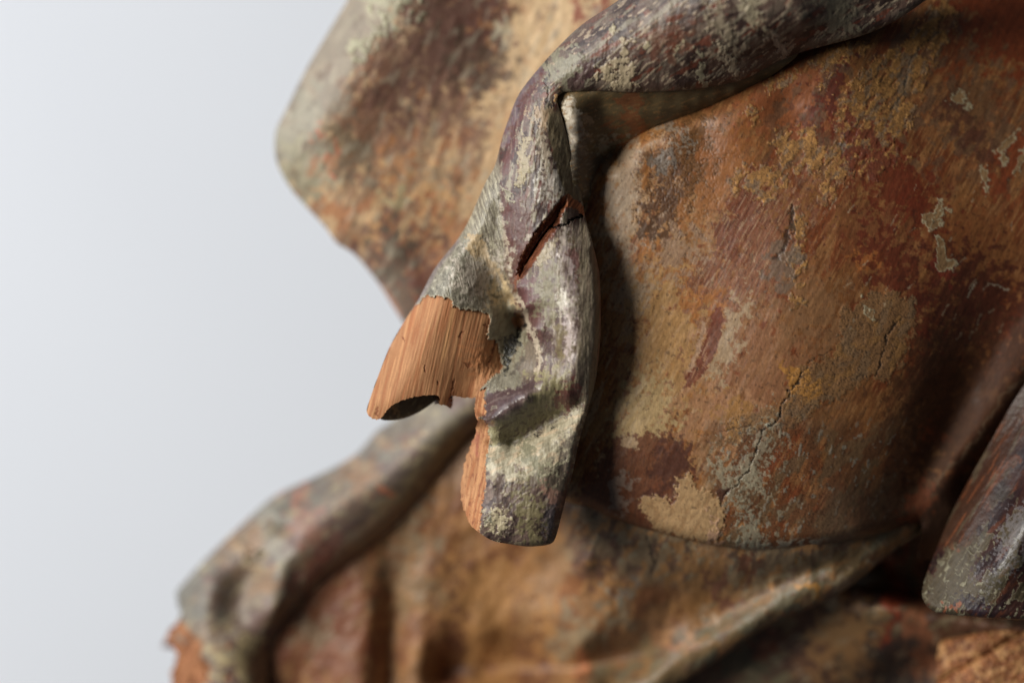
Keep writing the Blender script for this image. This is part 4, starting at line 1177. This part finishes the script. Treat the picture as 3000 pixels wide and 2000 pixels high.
# ---------------------------------------------------------------- hollow panel below
HEM_LOW = [(2720, 1530), (2600, 1627), (2461, 1735), (2240, 1838), (2129, 1914), (1991, 2005), (1900, 2080), (1820, 2200)]
HEM_MID = [(2710, 1510), (2600, 1585), (2430, 1680), (2240, 1785), (2090, 1880), (1920, 1965), (1760, 2050), (1650, 2150)]
L_poly = [(700, 2200), (740, 1800), (900, 1600), (1200, 1380), (1400, 1200), (1560, 1340), (1800, 1450), (2200, 1540), (2640, 1480)] + HEM_LOW
L_d = Depth([
    [(720, 2150, 790), (760, 1900, 745), (900, 1700, 700), (1050, 1560, 675), (1250, 1400, 650), (1400, 1230, 640)],
    [(940, 2150, 760), (960, 1900, 720), (1000, 1780, 700)],
    [(1080, 2150, 730), (1090, 1900, 700), (1100, 1700, 690)],
    [(1142, 2150, 800), (1146, 1900, 770), (1142, 1760, 740), (1150, 1650, 705)],
    [(1220, 2100, 740), (1220, 1900, 710), (1230, 1700, 690)],
    [(1420, 1850, 730), (1430, 1700, 700), (1450, 1560, 640)],
    [(1300, 1972, 830), (1521, 1990, 800), (1742, 1950, 720), (1880, 1908, 620)],
    [(1380, 2060, 650), (1560, 2050, 600), (1740, 2010, 510)],
    [(1620, 1800, 620), (1660, 1640, 520), (1640, 1480, 330)],
    [(1700, 1650, 380), (1900, 1670, 325), (2100, 1690, 290), (2300, 1670, 258)],
    [(1700, 1510, 250), (1850, 1560, 222), (2050, 1610, 200), (2250, 1640, 196), (2450, 1620, 206), (2640, 1530, 270)],
    [(1700, 1900, 600), (1850, 1850, 520), (2000, 1780, 440)],
    [(2074, 1836, 425), (2240, 1740, 322), (2400, 1650, 252)],
    [(2710, 1510, 320), (2600, 1585, 246), (2430, 1680, 252), (2240, 1785, 308), (2090, 1880, 386), (1920, 1965, 490), (1760, 2050, 560)],
    [(2600, 1622, 262), (2461, 1730, 284), (2240, 1834, 336), (2129, 1908, 396), (1991, 2000, 490), (1850, 2150, 560)]], c=26)


def L_paint(x, y):
    p = Paint(x, y, (146, 104, 66), 0.55, warp=24, seed=800)
    p.mottle((176, 126, 78), 220, 120, 40, 0.45, 0.7, 0.8, seed=801)
    p.mottle((124, 72, 42), 160, 90, 20, 0.35, 0.5, 0.7, seed=802)
    p.blob(960, 1850, 150, 190, 10, (126, 66, 40), 0.75, 0.6, 0.4, seed=803)
    p.blob(920, 1860, 34, 50, 10, (150, 134, 110), 0.6, 0.6, 0.4, seed=804)
    p.blob(1220, 1700, 110, 80, 20, (118, 104, 80), 0.6, 0.6, 0.4, seed=805)
    p.blob(1300, 1600, 110, 60, 60, (128, 78, 42), 0.7, 0.6, 0.4, seed=806)
    p.blob(1210, 1560, 60, 50, 60, (150, 134, 110), 0.7, 0.6, 0.4, seed=807)
    p.blob(1460, 1820, 200, 150, 60, (184, 134, 80), 0.85, 0.6, 0.3, seed=808)
    p.blob(1600, 1700, 40, 120, 20, (160, 124, 92), 0.6, 0.6, 0.4, seed=809)
    p.blob(1340, 1960, 200, 30, 84, (108, 62, 48), 0.75, 0.6, 0.4, seed=810)
    p.blob(1560, 1990, 240, 26, 82, (112, 66, 44), 0.7, 0.6, 0.4, seed=811)
    up = sm((y - 1460) / 30) * sm((1700 + 0.15 * (x - 1700) - y) / 60) * sm((x - 1620) / 60)
    p.mix(up * 0.75, (146, 128, 104))
    p.mottle((176, 126, 76), 80, 46, 40, 0.3, 0.35, 0.8, seed=812, within=up)
    p.mottle((100, 74, 64), 70, 36, 20, 0.28, 0.35, 0.8, seed=813, within=up)
    p.mottle((158, 148, 124), 60, 30, 60, 0.14, 0.4, 0.6, seed=814, within=up)
    p.blob(2050, 1750, 160, 60, 70, (156, 110, 62), 0.8, 0.5, 0.3, seed=815)
    p.blob(2100, 1660, 160, 26, 84, (160, 116, 76), 0.7, 0.5, 0.4, seed=816)
    p.blob(2190, 1660, 34, 14, 60, (116, 58, 38), 0.8, 0.5, 0.3, seed=817)
    p.blob(2130, 1750, 70, 22, 50, (112, 66, 54), 0.8, 0.5, 0.5, seed=818)
    p.blob(2090, 1805, 34, 8, 80, (184, 156, 128), 0.8, 0.5, 0.4, seed=819)
    p.rings(1795, 1745, 22, 26, 0, (130, 112, 98), (176, 170, 156), seed=820, h=3, rag=0.2)
    p.blob(1840, 1720, 22, 24, 0, (120, 114, 110), 0.7, 0.5, 0.4, seed=821)
    p.blob(1800, 1800, 30, 60, 20, (126, 116, 98), 0.7, 0.5, 0.5, seed=822)
    p.blob(1740, 1660, 60, 50, 20, (112, 74, 62), 0.7, 0.5, 0.5, seed=823)
    p.blob(1765, 1680, 30, 20, 60, (182, 132, 80), 0.8, 0.5, 0.4, seed=824)
    p.blob(1680, 1850, 60, 50, 30, (148, 138, 114), 0.6, 0.5, 0.5, seed=825)
    p.blob(1715, 1917, 20, 14, 30, (212, 130, 86), 0.9, 0.4, 0.3, h=2, seed=826)
    p.blob(1620, 1900, 14, 40, 0, (160, 148, 122), 0.7, 0.5, 0.4, seed=827)
    p.blob(1900, 1870, 110, 50, 60, (112, 78, 56), 0.6, 0.5, 0.4, seed=828)
    p.line([(1895, 1570), (1905, 1610), (1922, 1640), (1918, 1672)], 6, (56, 46, 40), 0.8, 5, 2, h=-4, seed=829, wander=4)
    p.line([(2010, 1580), (2020, 1630)], 5, (60, 46, 38), 0.7, 5, 2, h=-3, seed=830, wander=4)
    p.line([(1730, 1560), (1715, 1620), (1690, 1650)], 10, (70, 52, 48), 0.6, 8, 3, h=-4, seed=830, wander=4)
    hd = seg_dist(p.x, p.y, HEM_MID)
    hm = sm((np.interp(x, [1750, 2200, 2700], [80, 60, 34]) - hd) / 14)
    p.mix(hm * 0.9, (124, 102, 70))
    p.mottle((156, 112, 66), 120, 44, 55, 0.3, 0.6, 0.7, seed=901, within=hm)
    p.mottle((114, 108, 88), 100, 40, 55, 0.35, 0.5, 0.8, seed=902, within=hm)
    p.mottle((104, 72, 50), 70, 30, 55, 0.2, 0.5, 0.7, seed=903, within=hm)
    p.blob(2357, 1700, 24, 22, 0, (200, 140, 60), 0.8, 0.5, 0.3, seed=904)
    p.hem = hm
    p.grain(0.08, 60, 26, 50, 832)
    p.h = p.h + 3 * fbm(x, y, 120, 80, 20, 833)
    return p


sheet('hollow_panel', L_poly, L_d, L_paint, root, M_PAINT, step=4, rim=60, gain=0.70, sat=0.95, tint=(1, 0.98, 0.9), regions=[('hem', 'rolled_hem', M_PAINT, 'olive and ochre rolled hem running diagonally')], rounds=[(HEM_LOW, 36, 34)], bbox=(690, 1190, 2780, 2210))

# dark recess surfaces lower right
R_poly = [(1700, 2200), (1850, 2000), (2100, 1820), (2300, 1700), (2450, 1560), (2700, 1400), (3200, 1300), (3200, 2200)]
R_d = Depth([
    [(1700, 2150, 640), (2000, 1950, 600), (2300, 1720, 560), (2500, 1560, 540), (3100, 1400, 520)],
    [(2460, 1690, 520), (2520, 1660, 500), (2600, 1640, 470)],
    [(2570, 1650, 560), (2640, 1690, 640), (2720, 1700, 660)],
    [(2470, 1738, 480), (2600, 1750, 470), (2740, 1790, 440), (3000, 1830, 400), (3180, 1840, 400)],
    [(2480, 1700, 600), (2600, 1720, 640), (2740, 1750, 620), (3000, 1790, 560)],
    [(2380, 1850, 520), (2500, 1830, 470), (2750, 1840, 440), (3100, 1900, 440)],
    [(2000, 2150, 640), (2200, 2000, 600), (2400, 1960, 560)],
    [(2500, 1945, 560), (2640, 1890, 520), (2740, 1880, 500)],
    [(2480, 2100, 640), (2600, 1980, 640), (2730, 1940, 620)]], c=20)


def R_paint(x, y):
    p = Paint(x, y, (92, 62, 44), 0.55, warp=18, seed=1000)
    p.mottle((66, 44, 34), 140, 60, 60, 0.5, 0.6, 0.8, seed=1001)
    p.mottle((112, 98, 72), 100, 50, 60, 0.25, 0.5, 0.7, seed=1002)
    p.blob(2470, 1870, 90, 120, 20, (144, 106, 66), 0.75, 0.6, 0.4, seed=1003)
    p.blob(2430, 1765, 50, 12, 66, (150, 136, 110), 0.7, 0.5, 0.4, seed=1004)
    p.blob(2620, 1750, 200, 26, 95, (130, 52, 26), 0.85, 0.6, 0.3, seed=1005)
    p.blob(2700, 1830, 260, 34, 92, (138, 86, 58), 0.85, 0.5, 0.3, seed=1006)
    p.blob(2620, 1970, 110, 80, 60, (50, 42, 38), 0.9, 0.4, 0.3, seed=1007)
    p.blob(2190, 1960, 150, 60, 50, (82, 78, 58), 0.7, 0.5, 0.4, seed=1008)
    p.blob(2250, 1890, 30, 40, 30, (124, 58, 36), 0.7, 0.5, 0.4, seed=1009)
    p.blob(2520, 1710, 26, 18, 60, (150, 146, 138), 0.8, 0.5, 0.4, seed=1010)
    p.blob(2660, 1650, 50, 36, 60, (110, 100, 78), 0.7, 0.5, 0.3, seed=1010)
    p.mottle((150, 130, 104), 40, 20, 60, 0.06, 0.4, 0.6, seed=1011)
    p.grain(0.08, 50, 16, 60, 1012)
    return p


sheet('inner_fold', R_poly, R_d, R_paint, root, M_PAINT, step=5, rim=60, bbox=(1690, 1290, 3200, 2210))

# gnarled pale patch in the bottom right corner
T_poly = [(2752, 1885), (2790, 1868), (2880, 1852), (3010, 1838), (3200, 1820), (3200, 2200), (2735, 2200), (2742, 2000)]
T_d = Depth([[(2750, 1880, 440), (2742, 2050, 440)], [(2880, 1860, 390), (3150, 1830, 370)], [(2880, 2000, 370), (3150, 2000, 360)], [(2800, 2150, 380), (3150, 2150, 360)]], c=20)


def T_paint(x, y):
    p = Paint(x, y, (170, 118, 74), 0.6, warp=10, seed=1100)
    f1, e, idr = cells(x + 10 * fbm(x, y, 30, seed=1101), y + 8 * fbm(x, y, 30, seed=1102), 30, 8, 0.75, 70)
    p.mix((1 - sm(e / 0.5)) * 0.85, (96, 48, 28), -6)
    p.c *= (1 + 0.5 * (idr - 0.5))[:, None]
    p.mottle((206, 164, 112), 40, 20, 70, 0.3, 0.4, 0.7, seed=1103)
    p.h += 4 * sm(e / 0.6)
    return p


sheet('gnarled_hem', T_poly, T_d, T_paint, root, M_BODY, step=3.5, rim=80, gain=0.72, sat=1.0, tint=(1.05, 0.95, 0.9), rounds=[(T_poly[:4] + [T_poly[7]], 20, 30)], bbox=(2700, 1800, 3200, 2200))

# ---------------------------------------------------------------- glossy front fold at the right edge
G_sil = [(3240, 780), (3120, 940), (3040, 1065), (2960, 1190), (2898, 1300), (2830, 1420), (2780, 1520), (2738, 1620), (2708, 1700), (2702, 1746), (2724, 1782), (2769, 1798), (2862, 1808), (2952, 1814), (3060, 1816), (3240, 1818)]
G_d = Depth([
    [(3240, 790, 210), (3040, 1070, 206), (2898, 1305, 214), (2780, 1525, 200), (2738, 1625, 170), (2702, 1730, 120)],
    [(3240, 920, 170), (3060, 1180, 160), (2940, 1340, 150), (2850, 1490, 130), (2790, 1620, 100)],
    [(3240, 1120, 84), (3060, 1330, 70), (2940, 1500, 60), (2840, 1670, 50)],
    [(3240, 1260, -30), (3080, 1400, -40), (2990, 1540, -44), (2930, 1680, -34)],
    [(3240, 1460, 10), (3120, 1560, 0), (3040, 1680, -10)],
    [(2724, 1782, 70), (2862, 1800, 20), (3000, 1808, 0), (3240, 1810, 0)]], c=20)


def G_paint(x, y):
    p = Paint(x, y, (74, 46, 40), 0.42, warp=12, seed=1200)
    p.mottle((50, 32, 34), 120, 40, 38, 0.5, 0.5, 0.85, seed=1201)
    p.mottle((112, 64, 44), 100, 24, 38, 0.14, 0.4, 0.8, seed=1202)
    sl = sm((2930 - 0.66 * (y - 1500) * 0 - (p.x + 0.55 * (p.y - 1600))) / 60)
    ol = p.poly([(2706, 1720), (2745, 1650), (2800, 1580), (2860, 1560), (2870, 1620), (2850, 1690), (2880, 1730), (2820, 1790), (2724, 1785)], (98, 84, 62), 0.95, 12, 10, seed=1203, rough=0.6)
    cn = fbm(x, y, 120, 62, 30, 1204, 4, 0.5)
    cream = sm((cn - 0.2) / 0.25)
    edge = 1 - sm(np.abs(cn - 0.2) / (0.12 + 0.06 * fbm(x, y, 30, seed=1220)))
    lowm = sm((y - 1380) / 200)
    p.mix(cream * 0.55 * lowm * (1 - ol), (112, 104, 76), 0.8, 0.55)
    p.mix(edge * 0.8 * lowm, (160, 152, 124), 2.0, 0.5)
    p.mottle((168, 160, 132), 34, 20, 40, 0.06, 0.25, 0.8, h=1.5, seed=1205, within=sm((y - 1600) / 80))
    p.line([(3010, 1120), (2980, 1200), (2930, 1260), (2900, 1340)], 12, (150, 142, 118), 0.7, 8, 6, h=1, seed=1206, wander=12)
    p.line([(2980, 1340), (2900, 1420), (2850, 1520), (2790, 1600)], 14, (142, 84, 56), 0.7, 10, 5, seed=1207, wander=8)
    gl_ = seg_dist(p.x, p.y, G_sil[:9])
    gm = sm((110 - gl_) / 40) * sm((1640 - p.y) / 60)
    p.mix(gm * 0.9, (82, 50, 34))
    p.mottle((146, 84, 52), 120, 12, 32, 0.16, 0.4, 0.7, seed=1221, within=gm)
    p.mottle((112, 98, 76), 140, 16, 32, 0.14, 0.4, 0.6, seed=1222, within=gm)
    hl = p.blob(2975, 1560, 30, 110, 26, (150, 144, 146), 0.55, 0.6, 0.6, seed=1208, size=12, rough=0.16)  # highlight on the fold painted in grey over a glossier spot
    for i, (a, b_) in enumerate(((2776, 1775), (2806, 1778))):
        p.blob(a, b_, 5, 14, 10, (170, 98, 66), 0.85, 0.5, 0.15, seed=1209 + i, size=20)
    p.blob(2850, 1770, 30, 22, 20, (58, 46, 58), 0.8, 0.4, 0.5, seed=1212, size=14)
    p.grain(0.12, 30, 6, 36, 1213)
    p.h = p.h + 0.5 * fbm(x, y, 60, 14, 34, 1214) + 0.3 * fbm(x, y, 24, seed=1215)
    return p


sheet('front_fold', G_sil, G_d, G_paint, root, M_GLOSS, step=2.2, rim=160, gain=0.46, rounds=[(G_sil[5:9], 24, 26), (G_sil[8:], 22, 34)], bbox=(2680, 880, 3130, 1850))

# ---------------------------------------------------------------- pale backdrop
bm = material('backdrop_paper', 0, 0.1, 0.0, 0.0)
bm = bpy.data.materials.new('matt_backdrop_paper')
bm.use_nodes = True
nt = bm.node_tree
b = nt.nodes['Principled BSDF']
b.inputs['Roughness'].default_value = 0.9
b.inputs['Specular IOR Level'].default_value = 0.1
tn = nt.nodes.new('ShaderNodeTexNoise')
tn.inputs['Scale'].default_value = 6
tn.inputs['Detail'].default_value = 5
cr = nt.nodes.new('ShaderNodeValToRGB')
cr.color_ramp.elements[0].color = (0.78, 0.79, 0.82, 1)
cr.color_ramp.elements[1].color = (0.82, 0.83, 0.855, 1)
nt.links.new(tn.outputs[0], cr.inputs[0])
nt.links.new(cr.outputs[0], b.inputs['Base Color'])
me = bpy.data.meshes.new('backdrop')
vs, fs = [], []
nx, nz = 24, 24
for j in range(nz + 1):
    for i in range(nx + 1):
        X = -1.6 + 3.2 * i / nx
        Z = -1.3 + 2.8 * j / nz
        vs.append((X, 1.35 + 0.006 * math.sin(3.1 * X + 0.7) + 0.004 * math.sin(5 * Z), Z))
for j in range(nz):
    for i in range(nx):
        a = j * (nx + 1) + i
        fs.append((a, a + 1, a + nx + 2, a + nx + 1))
me.from_pydata(vs, [], fs)
for f in me.polygons:
    f.use_smooth = True
me.materials.append(bm)
o = bpy.data.objects.new('backdrop', me)
C.objects.link(o)
o['kind'] = 'structure'
